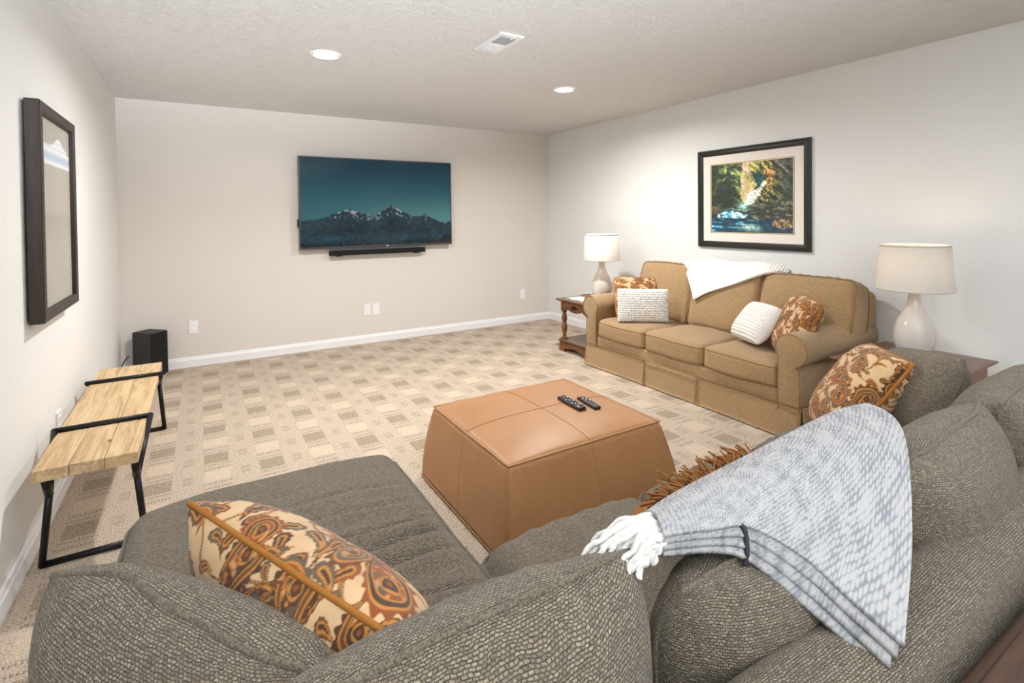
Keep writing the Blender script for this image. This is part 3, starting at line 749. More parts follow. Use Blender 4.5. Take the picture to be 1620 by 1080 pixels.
# ------------------------------------------------------------------ end tables
def end_table(label, x0, x1, y0, y1, zt):
    t = thing('end_table', label, 'table', ((x0 + x1) / 2, (y0 + y1) / 2, 0), 'wooden end tables with turned legs')
    mesh('tabletop', *join([bbox(x0, x1, y0, y1, zt - .012, zt, .005), bbox(x0 + .012, x1 - .012, y0 + .012, y1 - .012, zt - .022, zt - .012, .004)]), M['walnut_top'], t)
    a0, a1, b0, b1 = x0 + .045, x1 - .03, y0 + .04, y1 - .04; zb = zt - .125
    # aprons with scalloped lower edges
    def scallop(u):
        return .018 * np.cos(u * 2 * np.pi) ** 1 * (np.abs(u) < .5) if False else 0.0
    def apron_poly(c0, c1):
        us = np.linspace(0, 1, 33); lo = []
        for u in us:
            q = abs(u - .5) * 2
            lo.append(zb + (.0 if q > .78 else .034 * math.sin((.78 - q) / .78 * math.pi * .5) ** .6 if q > .60 else .034 - .030 * (1 - (q / .60) ** 2)))
        return [(c0 + u * (c1 - c0), z) for u, z in zip(us, lo)] + [(c1, zt - .02), (c0, zt - .02)]
    mesh('apron', *extrude(apron_poly(a0, a1), 1, b1 - .018, b1), M['cherry'], t, smooth=False)
    mesh('apron', *extrude(apron_poly(a0, a1), 1, b0, b0 + .018), M['cherry'], t, smooth=False)
    mesh('apron', *box(a1 - .018, a1, b0 + .018, b1 - .018, zb + .02, zt - .02), M['cherry'], t, smooth=False)
    dr = mesh('drawer_front', *extrude(apron_poly(b0, b1), 0, a0 - .004, a0 + .016), M['cherry'], t, smooth=False)
    ym = (b0 + b1) / 2; zm = zt - .068
    pl = [(ym + .042 * math.cos(k / 24 * 2 * math.pi) * (1 + .18 * math.cos(4 * k / 24 * 2 * math.pi)), zm + .017 * math.sin(k / 24 * 2 * math.pi) * (1 + .25 * math.cos(6 * k / 24 * 2 * math.pi))) for k in range(24)]
    mesh('handle_plate', *extrude(pl, 0, a0 - .008, a0 - .003), M['brass_dark'], dr, smooth=False)
    mesh('handle', *tube(smooth_path([(a0 - .008, ym - .03, zm + .004), (a0 - .022, ym - .026, zm - .004), (a0 - .026, ym, zm - .016), (a0 - .022, ym + .026, zm - .004), (a0 - .008, ym + .03, zm + .004)], 20), .004, 8), M['brass_dark'], dr)
    L0, L1 = .125, zb + .012; hh = L1 - L0
    prof = [(.024, 0), (.024, .05), (.015, .07), (.022, .11), (.017, .15), (.021, .21), (.028, .32), (.029, .40), (.022, .48), (.018, .50), (.026, .515), (.026, .53), (.018, .545), (.022, .60), (.028, .68), (.027, .76), (.018, .86), (.016, .89), (.025, .91), (.025, .95), (.02, 1.0)]
    for lx in (a0 + .022, a1 - .022):
        for ly in (b0 + .022, b1 - .022):
            lg = mesh('leg', *lathe([(r, z * hh) for r, z in prof], (lx, ly, L0), 20), M['cherry'], t)
            mesh('leg_block', *bbox(lx - .028, lx + .028, ly - .028, ly + .028, .118, .132, .003), M['cherry'], lg)
    s0, s1, c0, c1 = x0 + .022, x1 - .01, y0 + .018, y1 - .018
    mesh('lower_shelf', *join([bbox(s0, s1, c0, c1, .100, .118, .005), bbox(s0 + .012, s1 - .012, c0 + .012, c1 - .012, .088, .100, .003)]), M['walnut_top'], t)
    def plinth(d0, d1):
        return [(d0 - .0, 0), (d0 + .085, 0), (d0 + .09, .03), (d0 + .125, .04), (d0 + .14, .028), (d0 + .17, .052), (d1 - .17, .052), (d1 - .14, .028), (d1 - .125, .04), (d1 - .09, .03), (d1 - .085, 0), (d1, 0), (d1 - .012, .09), (d0 + .012, .09)]
    mesh('plinth', *extrude(plinth(c0 + .004, c1 - .004), 0, s0 + .004, s0 + .03), M['cherry'], t, smooth=False)
    mesh('plinth', *extrude(plinth(c0 + .004, c1 - .004), 0, s1 - .03, s1 - .004), M['cherry'], t, smooth=False)
    mesh('plinth', *extrude(plinth(s0 + .004, s1 - .004), 1, c1 - .03, c1 - .004), M['cherry'], t, smooth=False)
    mesh('plinth', *extrude(plinth(s0 + .004, s1 - .004), 1, c0 + .004, c0 + .03), M['cherry'], t, smooth=False)
    return t
TZ = .53
end_table('wooden end table with turned legs and one drawer at the far corner beside the sofa', 3.095, 3.80, 3.768, 4.285, TZ)
end_table('wooden end table between the tan sofa and the grey sectional arm', 3.135, 3.815, 1.06, 1.625, TZ)

def lamp(label, x, y, power):
    t = thing('table_lamp', label, 'lamp', (x, y, TZ), 'matching white table lamps')
    mesh('base', *lathe([(.001, 0), (.060, 0), (.068, .004), (.076, .02), (.092, .055), (.1005, .10), (.100, .135), (.092, .175), (.078, .215), (.060, .250), (.046, .280), (.036, .315), (.031, .345), (.0285, .368), (.027, .374), (.001, .374)], (x, y, TZ), 48), M['ceramic'], t)
    mesh('neck', *lathe([(.018, .372), (.018, .380), (.009, .383), (.009, .430), (.014, .432), (.014, .47)], (x, y, TZ), 20), M['brass'], t)
    mesh('bulb', *lathe([(.012, .47), (.016, .49), (.028, .52), (.030, .54), (.024, .562), (.010, .574), (.001, .576)], (x, y, TZ), 20), M['bulb_glow'], t)
    s = mesh('shade', *lathe([(.186, .392), (.166, .648), (.1645, .648), (.1845, .392), (.186, .392)], (x, y, TZ), 64, False), M['linen_shade'], t)
    for r, z in ((.1868, .394), (.1668, .646)):
        mesh('trim_band', *lathe([(r - .003, -.005), (r + .0008, -.005), (r + .0008, .005), (r - .003, .005), (r - .003, -.005)], (x, y, TZ + z), 64, False), M['linen_shade'], s)
    mesh('harp', *join([tube([(x + .165 * math.cos(a), y + .165 * math.sin(a), TZ + .64), (x, y, TZ + .625)], .002, 6) for a in (.3, .3 + 2.094, .3 + 4.189)] +
         [tube(smooth_path([(x, y - .015, TZ + .46), (x, y - .05, TZ + .53), (x, y - .03, TZ + .61), (x, y, TZ + .63), (x, y + .03, TZ + .61), (x, y + .05, TZ + .53), (x, y + .015, TZ + .46)], 30), .002, 6)]), M['brass'], t)
    d = bpy.data.lights.new('lamp_bulb_light', 'POINT'); d.energy = power; d.color = (1.0, .80, .58); d.shadow_soft_size = .03
    o = bpy.data.objects.new('lamp_bulb_light', d); COL.objects.link(o); o.location = (x, y, TZ + .60)
lamp('white ceramic table lamp with drum shade on the far end table by the corner', 3.475, 4.005, 1.5)
lamp('larger looking lit table lamp with linen shade right of the tan sofa', 3.55, 1.36, 1.5)

mg = thing('magazine', 'white open magazine lying on the far end table', 'magazine', (3.27, 4.02, TZ))
mesh('cover', *bbox(3.165, 3.335, 3.93, 4.21, TZ, TZ + .004, .001), M['paper'], mg)
for k, (a, b) in enumerate(((3.93, 4.069), (4.071, 4.21))):
    us = np.linspace(0, 1, 12); up = .004 + .008 * np.sin(us * np.pi) ** .7
    G = np.array([[(x, a + u * (b - a), TZ + z) for x in (3.165, 3.335)] for u, z in zip(us, up)])
    mesh('page', G.reshape(-1, 3), grid_faces(12, 2), M['paper'], mg)
bk = thing('woven_coaster', 'small brown woven tray behind the magazine on the far end table', 'tray', (3.45, 4.16, TZ))
mesh('tray_base', *lathe([(.001, 0), (.07, 0), (.078, .006), (.074, .008), (.001, .006)], (3.43, 4.17, TZ), 28), M['basket_brown'], bk)
mesh('tray_rim', *tube([(3.43 + .078 * math.cos(a), 4.17 + .078 * math.sin(a), TZ + .010) for a in np.linspace(0, 2 * math.pi, 40)[:-1]], .005, 8, True), M['basket_brown'], bk)
for i, (mt, dz, dx, lb) in enumerate((('book_navy', 0, 0, 'lower thin dark blue book stacked under the lit lamp'), ('book_blue', .018, .006, 'upper light blue book stacked beside the lit lamp'))):
    b = thing('book', lb, 'book', (3.33, 1.36, TZ + dz), 'blue books by the lit lamp')
    mesh('cover', *join([bbox(3.30 + dx, 3.43 + dx, 1.30, 1.50, TZ + dz, TZ + dz + .003, .001), bbox(3.30 + dx, 3.43 + dx, 1.30, 1.50, TZ + dz + .014, TZ + dz + .0175, .001), bbox(3.30 + dx, 3.43 + dx, 1.496, 1.50, TZ + dz, TZ + dz + .0175, .001)]), M[mt], b)
    mesh('pages', *bbox(3.303 + dx, 3.427 + dx, 1.305, 1.496, TZ + dz + .003, TZ + dz + .014, .001), M['paper'], b)

# ------------------------------------------------------------------ pillows
def pillow_sheets(w, h, t, nu, nv, k=.10, conc=.03, pw_=.55, deform=None, flat=4):
    u = np.sin(np.linspace(-1, 1, nu) * math.pi / 2 * .96) / math.sin(math.pi / 2 * .96); v = np.sin(np.linspace(-1, 1, nv) * math.pi / 2 * .96) / math.sin(math.pi / 2 * .96)
    U, V_ = np.meshgrid(u, v, indexing='ij')
    X = w / 2 * U * (1 - k * np.abs(V_) ** 5) * (1 - conc * (1 - V_ ** 2) * np.abs(U) ** 3)
    Y = h / 2 * V_ * (1 - k * np.abs(U) ** 5) * (1 - conc * (1 - U ** 2) * np.abs(V_) ** 3)
    Z = t / 2 * (np.clip(1 - np.abs(U) ** flat, 0, 1) * np.clip(1 - np.abs(V_) ** flat, 0, 1)) ** pw_
    return U, V_, X, Y + h / 2, Z
def pillow(name, label, cat, TL, TR, up, h, t, mat, pip=None, pr=.006, n=60, k=.06, conc=.03, pw_=.5, flat=3, colf=None, disp=None, parent=None, group=None, wrinkle=.006, seamwave=0.0, seed=1, back_mat=None):
    TL = np.array(TL, float); TR = np.array(TR, float); w = np.linalg.norm(TR - TL)
    x = (TR - TL) / w; up = np.array(up, float); up = up - x * (up @ x); up /= np.linalg.norm(up); z = np.cross(x, up)
    org = (TL + TR) / 2 - up * h
    nu = int(n * max(1, w / h)); nv = int(n * max(1, h / w))
    U, V_, X, Y, Z = pillow_sheets(w, h, t, nu, nv, k, conc, pw_, flat=flat)
    P2 = np.stack([X + seed * 3.1, Y], -1)
    edge = np.clip(1 - np.maximum(np.abs(U), np.abs(V_)), 0, 1)
    wr = wrinkle * (fbm(P2, 5, seed, 3) * sst(0, .15, edge))
    pl = wrinkle * .45 * np.cos(X * 2 * math.pi / .075 + 5 * vnoise(P2, 6, seed + 9)) * (.5 + .5 * vnoise(P2, 8, seed + 3)) * np.exp(-np.clip(1 - np.abs(V_), 0, 1) / .22) * sst(0, .05, edge)
    sw_ = seamwave * (vnoise(np.stack([X * 1.0 + seed, Y], -1), 7, seed + 5)) * np.exp(-edge / .12)
    Zf = Z + wr + pl + sw_; Zb = -Z * 1.0 - wr * .7 - pl + sw_
    if disp is not None: Zf = Zf + disp(X, Y, U, V_) * sst(0, .06, edge)
    nb = nu * nv
    Vf = np.stack([X, Y, Zf], -1).reshape(-1, 3); Vb = np.stack([X, Y, Zb], -1).reshape(-1, 3)
    F = grid_faces(nu, nv)
    bi = np.zeros((nu, nv), bool); bi[0] = bi[-1] = True; bi[:, 0] = bi[:, -1] = True; bi = bi.ravel()
    mapb = np.arange(nb) + nb; mapb[bi] = np.arange(nb)[bi]
    Vb[bi] = Vf[bi]
    ALL = np.vstack([Vf, Vb]); FB = mapb[F][:, ::-1]
    G3 = np.stack([X, Y, Z], -1)
    AU = np.concatenate([np.zeros((1, nv)), np.cumsum(np.linalg.norm(np.diff(G3, axis=0), axis=2), 0)], 0); AU = AU - AU[nu // 2][None]
    AV = np.concatenate([np.zeros((nu, 1)), np.cumsum(np.linalg.norm(np.diff(G3, axis=1), axis=2), 1)], 1); AV = AV - AV[:, nv // 2][:, None]
    colr = None
    if colf is not None:
        cf = colf(AU, AV).reshape(-1, 3); cb_ = colf(AU * -1 + .37, AV + .21).reshape(-1, 3); colr = np.vstack([cf, cb_])
    uv = np.vstack([np.stack([AU, AV], -1).reshape(-1, 2)] * 2)
    wM = np.stack([x, up, z], 1)
    world = lambda A: A @ wM.T + org
    if parent is None:
        root = thing(name, label, cat, tuple(org), group)
        body = mesh('cover' if pip is not None or back_mat is not None else 'cover', world(ALL), np.vstack([F, FB]) if back_mat is None else F, mat, root, uv=uv, col=colr)
    else:
        root = parent
        body = mesh(name, world(ALL), np.vstack([F, FB]), mat, parent, uv=uv, col=colr)
    if back_mat is not None:
        ALL2 = world(ALL); mesh('back_panel', ALL2, FB, back_mat, root, uv=uv)
    if pip is not None:
        idx = np.arange(nb).reshape(nu, nv)
        ring = np.concatenate([idx[:, 0], idx[-1, 1:], idx[-2::-1, -1], idx[0, -2:0:-1]])
        R = world(Vf[ring]); cen = world(np.array([[0, h / 2, 0]]))[0]
        R = R + (R - cen) * (.15 * pr / max(w, h))
        mesh('piping', *tube(R, pr, 8, True), pip, body if parent is not None else root, uv=None)
    return root
# paisley print
_rg = np.random.RandomState(12)
def _poisson(n, tile, dmin):
    pts = []
    for _ in range(6000):
        p = _rg.rand(2) * tile
        if all(np.hypot(*(np.minimum(abs(p - q), tile - abs(p - q)))) > dmin for q in pts): pts.append(p)
        if len(pts) >= n: break
    return pts
TILE = .40
MOT = [(p, _rg.rand() * 2 * math.pi, .021 + .009 * _rg.rand(), _rg.choice([-1, 1]), _rg.randint(4)) for p in _poisson(15, TILE, .082)]
SML = [(p, _rg.rand() * 2 * math.pi, .0060 + .0055 * _rg.rand(), _rg.choice([-1, 1]), _rg.randint(4)) for p in _poisson(85, TILE, .027)]
PC = dict(cream=(216, 181, 138), brown=(112, 70, 40), gold=(192, 130, 56), rust=(146, 78, 36), slate=(104, 88, 72), dark=(82, 55, 39), orange=(184, 106, 44))
def paisley(X, Y):
    nz = np.stack([X, Y], -1)
    X = X + .005 * vnoise(nz, 30, 91); Y = Y + .005 * vnoise(nz, 30, 92)
    c = np.zeros(X.shape + (3,)) + np.array(PC['cream'], float) + 7 * vnoise(nz, 60, 93)[..., None]
    def over(c, col, m): return c + (np.array(PC[col], float) - c) * np.clip(m, 0, 1)[..., None]
    spk = vnoise(nz, 150, 98); spk2 = vnoise(nz, 95, 99)
    v2 = np.abs(fbm(nz, 14, 97, 2) - .1); c = over(c, 'brown', sst(.060, .045, v2)); c = over(c, 'gold', sst(.042, .030, v2)); c = over(c, 'slate', sst(.014, .006, v2))
    for lst, big in ((SML, 0), (MOT, 1)):
        for (p, a, r, s, kind) in lst:
            dx = (X - p[0] + TILE / 2) % TILE - TILE / 2; dy = (Y - p[1] + TILE / 2) % TILE - TILE / 2
            ca, sa = math.cos(a), math.sin(a); x = dx * ca + dy * sa; y = -dx * sa + dy * ca
            ln = 2.9 if big else 4.2; cv = .20 if big else .16
            yy = y / r; xx = x / r - s * cv * np.clip(yy, 0, 9) ** 2
            rad = np.where(yy > 0, np.clip(1 - yy / ln, 0.0, 1) ** .7, np.sqrt(np.clip(1 - yy ** 2, 0, 1)))
            d = np.where(yy > 0, np.abs(xx) / np.maximum(rad, .03), np.hypot(xx, yy))
            ang = np.arctan2(xx, yy - .5)
            k_ = ('slate', 'brown', 'rust', 'dark')[kind]
            if not big:
                c = over(c, k_, sst(1.30, 1.10, d + .12 * np.sin(yy * 7)) * (yy < ln)); c = over(c, 'gold', sst(.75, .55, d) * (yy < ln * .8)); c = over(c, 'dark', sst(.35, .2, d) * (yy < ln * .5))
                continue
            sc = .13 * np.sin(ang * 15)
            c = over(c, k_, sst(1.42, 1.34, d + sc) * (yy < ln))
            c = over(c, 'gold', sst(1.16, 1.10, d) * (yy < ln)); c = over(c, ('rust', 'slate', 'dark', 'brown')[kind], sst(1.02, .96, d) * (yy < ln * .95))
            c = over(c, 'gold', sst(.80, .74, d) * (yy < ln * .85)); inn = sst(.70, .64, d) * (yy < ln * .8)
            c = over(c, k_, inn); c = over(c, 'orange', inn * sst(.1, .3, spk)); c = over(c, 'slate', inn * sst(.15, .35, spk2)); c = over(c, 'cream', inn * sst(.55, .7, spk) * .6)
            eye = np.hypot(xx, (yy - .1) / 1.2)
            c = over(c, 'gold', sst(.46, .40, eye)); c = over(c, 'dark', sst(.34, .28, eye + .05 * np.sin(ang * 6))); c = over(c, 'rust', sst(.15, .1, eye))
    return lin(np.clip(c, 0, 255))
def chunky(px, py, amp):
    def f(X, Y, U, V_):
        row = np.floor(Y / py); fx = (X / px + .5 * (row % 2)); a = fx - np.floor(fx) - .5; b = Y / py - row - .5
        s = np.where(row % 2 == 0, 1, -1) * .35
        e = np.clip(1 - (2.1 * (a + s * b)) ** 2 - (1.9 * b) ** 2, 0, 1) ** .5
        return amp * e
    return f

# ------------------------------------------------------------------ tan sofa
ts = thing('tan_sofa', 'tan three-seat sofa with rolled arms and pleated skirt along the right wall', 'sofa', (3.5, 2.72, 0))
yi0, yi1 = 1.872, 3.572
def soft(V, amp, f, seed): return V + amp * np.stack([vnoise(V, f, seed), vnoise(V, f, seed + 1), vnoise(V, f, seed + 2)], 1)
V, F, luv = roundbox(3.045, 3.90, yi0 - .05, yi1 + .05, .06, .285, .02, .06, 3); mesh('base', V, F, M['tan_fabric'], ts, luv=luv)
V, F, luv = roundbox(3.76, 3.955, 1.72, 3.71, .06, .835, .05, .06, 4); mesh('back_frame', V, F, M['tan_fabric'], ts, luv=luv)
cw = (yi1 - yi0) / 3
def edge_loop(x0, x1, y0, y1, z, r, fn, n=14):
    P = []
    for (cx, cy, a0) in ((x1 - r, y1 - r, 0), (x0 + r, y1 - r, 90), (x0 + r, y0 + r, 180), (x1 - r, y0 + r, 270)):
        for q in np.linspace(0, 90, n): P.append((cx + r * math.cos(math.radians(a0 + q)), cy + r * math.sin(math.radians(a0 + q)), z))
    out = []
    P = np.array(P); Q = np.vstack([P, P[:1]]); d = np.r_[0, np.cumsum(np.linalg.norm(np.diff(Q, axis=0), axis=1))]
    tt = np.linspace(0, d[-1], 90)[:-1]
    P = np.stack([np.interp(tt, d, Q[:, k]) for k in range(3)], 1)
    return fn(P)
for i in range(3):
    a, b = yi0 + i * cw, yi0 + (i + 1) * cw
    def sd(P, a=a, b=b, i=i):
        x, y, z = P.T; u = (x - 3.33) / .31; w = (y - (a + b) / 2) / (cw / 2)
        cr = np.clip(1 - u ** 2, 0, 1) * np.clip(1 - w ** 2, 0, 1)
        zz = z + .024 * cr * sst(.33, .43, z) - .010 * np.clip(np.abs(u), 0, 1) ** 8 * sst(.36, .43, z)
        xx = x - .022 * np.clip(1 - w ** 2, 0, 1) * sst(.1, -.9, u)
        Q = np.stack([xx, y, zz], 1); return soft(Q, .004, 7, 20 + i)
    V, F, luv = roundbox(3.04, 3.66, a + .002, b - .002, .275, .438, .042, .03, 4)
    s = mesh('seat_cushion', sd(V), F, M['tan_fabric'], ts, luv=luv)
    for z in (.416, .300): mesh('piping', *tube(edge_loop(3.045, 3.655, a + .006, b - .006, z, .03, sd), .0042, 6, True), M['tan_piping'], s)
for i in range(3):
    a, b = ((1.695, 2.36), (2.365, 2.98), (2.985, 3.60))[i]; yc = (a + b) / 2
    def bd(P, a=a, b=b, yc=yc, i=i):
        x, y, z = P.T; w = (y - yc) / ((b - a) / 2); q = (z - .66) / .25; u = x / .10
        bul = np.clip(1 - w ** 4, 0, 1) * np.clip(1 - q ** 4, 0, 1)
        xx = x + np.sign(u) * .040 * bul * np.abs(u)
        yy = y + .008 * np.cos(q * 2.5) * w
        zz = z + .012 * np.clip(1 - w ** 2, 0, 1) * (q > 0) * np.abs(q) ** 2
        th = math.radians(15); dz = zz - .42
        X = 3.60 + xx * math.cos(th) + dz * math.sin(th); Zz = .42 + dz * math.cos(th) - xx * math.sin(th)
        Q = np.stack([X, yy, Zz], 1)
        pl = .006 * np.cos(y * 2 * math.pi / .07 + 2 * vnoise(Q, 5, 4)) * sst(.5, 1, q) * sst(1, .6, np.abs(u))
        Q[:, 2] += pl
        return soft(Q, .006, 6, 40 + i)
    V, F, luv = roundbox(-.10, .10, a + .003, b - .003, .41, .925, .045, .03, 5)
    s = mesh('back_cushion', bd(V), F, M['tan_fabric'], ts, luv=luv)
    for xx in (-.090, .090):
        L = edge_loop(.42, .915, a + .010, b - .010, 0, .04, lambda P: P)
        mesh('piping', *tube(bd(np.stack([np.full(len(L), xx), L[:, 1], L[:, 0]], 1)), .0042, 6, True), M['tan_piping'], s)
def arm(yin, sgn):
    # profile in (y outward distance, z)
    P = [(0, .07), (0, .50)]
    cx, cz, r = .085, .545, .100
    for a in np.linspace(205, -75, 34): P.append((cx + r * math.cos(math.radians(a)), cz + r * math.sin(math.radians(a))))
    P += [(.135, .42), (.140, .30), (.140, .07)]
    P = np.array(P); cen = np.array([.07, .35])
    xs = [(3.028, .90), (3.030, .955), (3.036, .985), (3.048, 1.0), (3.30, 1.0), (3.60, 1.0), (3.88, 1.0)]
    V = []
    for x, s in xs:
        Q = cen + (P - cen) * [s, 1 - (1 - s) * .3]
        V += [(x, yin + sgn * q[0], q[1]) for q in Q]
    V = np.array(V); n = len(P); F = []
    for i in range(len(xs) - 1):
        for k in range(n):
            k2 = (k + 1) % n; q = [i * n + k, i * n + k2, (i + 1) * n + k2, (i + 1) * n + k]
            F.append(q if sgn < 0 else q[::-1])
    F.append(list(range(n))[::-1] if sgn < 0 else list(range(n))); F.append([(len(xs) - 1) * n + k for k in range(n)])
    luv = None
    uvs = np.stack([V[:, 0] + V[:, 1], V[:, 2] + V[:, 1] * .3], 1)
    V = soft(V, .003, 8, 60)
    o = mesh('arm', V, F, M['tan_fabric'], ts, uv=uvs)
    pth = [(3.030, yin + sgn * q[0], q[1]) for q in (cen + (P - cen) * [.955, .985])]
    mesh('arm_piping', *tube(pth, .004, 6), M['tan_piping'], o)
arm(yi0, -1); arm(yi1, 1)
def skirt(x_or_y, a, b, along, seed):
    n = max(6, int((b - a) / .03)); us = np.linspace(0, 1, n); zs = np.linspace(.008, .205, 8)
    V = []
    for thick in (0, 1):
        for u in us:
            for z in zs:
                t = a + u * (b - a); q = (1 - (z / .205))
                f = .012 * q + .006 * q * math.sin(t * 9 + seed) + (.012 * q if min(u, 1 - u) * (b - a) < .02 else 0)
                f = f - thick * .006
                V.append((x_or_y - f, t, z) if along == 'y' else (t, x_or_y - f, z))
    V = np.array(V); g = grid_faces(n, 8); F = g.tolist() + (g[:, ::-1] + n * 8).tolist()
    idx = np.arange(n * 8).reshape(n, 8); m = n * 8
    for e in (idx[0], idx[-1]): F += [[e[k], e[k + 1], e[k + 1] + m, e[k] + m] for k in range(7)]
    for e in (idx[:, 0], idx[:, -1]): F += [[e[k], e[k + 1], e[k + 1] + m, e[k] + m] for k in range(n - 1)]
    uv = np.stack([V[:, 1] if along == 'y' else V[:, 0], V[:, 2]], 1)
    mesh('skirt_panel', V, F, M['tan_fabric'], ts, uv=uv)
skirt(3.030, 2.985, 3.715, 'y', 1); skirt(3.036, 2.478, 2.992, 'y', 2); skirt(3.030, 1.728, 2.470, 'y', 3); skirt(1.722, 3.04, 3.92, 'x', 4)
mesh('skirt_welt', *tube([(3.026, 1.73, .208), (3.026, 3.715, .208)], .004, 6), M['tan_piping'], ts)

pillow('paisley_pillow', 'orange paisley pillow standing behind the white knit pillow at the far sofa arm', 'pillow', (3.245, 3.585, .800), (3.560, 3.365, .800), (.24, .30, .70), .38, .15, M['paisley_cloth'], M['velvet_gold'], .006, 110, colf=lambda X, Y: paisley(X, Y), group='paisley pillows')
pillow('knit_pillow', 'white chunky knit pillow leaning at the far end of the tan sofa', 'pillow', (3.085, 3.360, .735), (3.420, 3.090, .735), (.05, .06, .7), .285, .13, M['knit_white'], None, n=190, k=.02, conc=.02, disp=chunky(.022, .0195, .015), group='white knit pillows', wrinkle=.003)
pillow('knit_pillow', 'white knit pillow with cream back, tipped beside the near sofa arm', 'pillow', (3.495, 2.325, .715), (3.335, 2.01, .725), (.17, -.06, .215), .30, .15, M['knit_white'], None, n=150, k=.04, conc=.0, disp=chunky(.024, .022, .015), group='white knit pillows', wrinkle=.004, back_mat=M['cotton_cream'])
pillow('paisley_pillow', 'orange paisley pillow tilted against the near arm of the tan sofa', 'pillow', (3.48, 1.995, .835), (3.245, 1.70, .815), (.12, -.10, .33), .42, .17, M['paisley_cloth'], M['velvet_gold'], .006, 110, colf=lambda X, Y: paisley(X + .1, Y + .17), group='paisley pillows')

# white knit throw over the tan sofa back
def knit_sheet(name, parent, G, thick, mat, bumpf=None, colf=None, nu=120, nv=120, flip=False):
    S_ = smooth_grid(G, nu, nv); N = grid_normals(S_) * (-1 if flip else 1)
    du = np.r_[0, np.cumsum(np.linalg.norm(np.diff(S_[:, nv // 2], axis=0), axis=1))]; dv = np.r_[0, np.cumsum(np.linalg.norm(np.diff(S_[nu // 2], axis=0), axis=1))]
    A, B = np.meshgrid(du, dv, indexing='ij')
    eu = np.minimum(np.arange(nu), np.arange(nu)[::-1])[:, None] / 6.0; ev = np.minimum(np.arange(nv), np.arange(nv)[::-1])[None] / 6.0
    fade = np.clip(np.minimum(eu, ev), 0.12, 1)
    top = S_ + N * ((bumpf(A, B) if bumpf is not None else 0) * fade + np.zeros_like(A))[..., None]
    bot = S_ - N * thick
    V = np.vstack([top.reshape(-1, 3), bot.reshape(-1, 3)]); g = grid_faces(nu, nv); m = nu * nv
    F = (g.tolist() + (g[:, ::-1] + m).tolist()) if not flip else (g[:, ::-1].tolist() + (g + m).tolist())
    idx = np.arange(m).reshape(nu, nv)
    for e in (idx[0], idx[-1], idx[:, 0], idx[:, -1]): F += [[int(e[k]), int(e[k + 1]), int(e[k + 1]) + m, int(e[k]) + m] for k in range(len(e) - 1)]
    col = None
    if colf is not None: c = colf(A, B, S_).reshape(-1, 3); col = np.vstack([c, c * .9])
    return mesh(name, V, F, mat, parent, col=col)
tw = thing('white_throw', 'white knitted throw draped over the back cushions of the tan sofa', 'blanket', (3.72, 2.7, .64))
stitch = lambda A, B: .011 * (np.abs(np.sin(A * math.pi / .022)) * np.abs(np.sin(B * math.pi / .022 + (np.floor(A / .022) % 2) * math.pi / 2)))
# rows: far edge -> near end ; columns: front hem -> over the crest -> back
Gt = [[(3.500, 2.893, .662), (3.545, 2.960, .750), (3.590, 3.035, .850), (3.655, 3.130, .937), (3.73, 3.160, .950), (3.83, 3.155, .930)],
      [(3.512, 2.770, .735), (3.555, 2.820, .820), (3.605, 2.865, .910), (3.680, 2.885, .975), (3.75, 2.900, .985), (3.84, 2.90, .940)],
      [(3.543, 2.555, .822), (3.580, 2.580, .875), (3.630, 2.610, .930), (3.700, 2.640, .965), (3.76, 2.66, .970), (3.84, 2.67, .93)],
      [(3.592, 2.352, .916), (3.625, 2.365, .935), (3.665, 2.385, .958), (3.720, 2.410, .985), (3.77, 2.43, .985), (3.84, 2.44, .93)],
      [(3.650, 2.260, .940), (3.670, 2.268, .952), (3.70, 2.280, .965), (3.745, 2.295, .975), (3.785, 2.31, .970), (3.84, 2.32, .92)],
      [(3.715, 2.213, .932), (3.735, 2.215, .938), (3.755, 2.222, .944), (3.775, 2.232, .946), (3.80, 2.24, .940), (3.84, 2.25, .90)]]
knit_sheet('knit_sheet', tw, Gt, .012, M['knit_white'], stitch, None, 170, 110)

# ------------------------------------------------------------------ grey sectional
sc = thing('grey_sectional', 'large olive-grey tweed sectional sofa with chaise in the foreground', 'sofa', (1.0, .8, 0))
tw_ = M['tweed']; tp = M['tweed_piping']
for (nm, a) in (('chaise_base', (-.19, .615, .42, 2.005, .05, .30)), ('seat_base', (.62, 2.32, .42, 1.235, .05, .30))):
    V, F, luv = roundbox(*a, .03, .08, 3); mesh(nm, V, F, tw_, sc, luv=luv)
V, F, luv = roundbox(-.20, 2.66, .30, .47, .05, .735, .06, .05, 5); mesh('back_frame', soft(V, .004, 5, 7), F, tw_, sc, luv=luv)
V, F, luv = roundbox(2.30, 2.66, .32, 1.245, .05, .668, .13, .05, 6); mesh('arm', soft(V, .006, 5, 9), F, tw_, sc, luv=luv)
for x in (-.12, .55, 1.5, 2.55):
    for y in (.4, 1.15): mesh('foot', *lathe([(.028, 0), (.035, .055)], (x, y, 0), 14), M['dark_oak'], sc)
for x in (-.12, .55): mesh('foot', *lathe([(.028, 0), (.035, .055)], (x, 1.92, 0), 14), M['dark_oak'], sc)
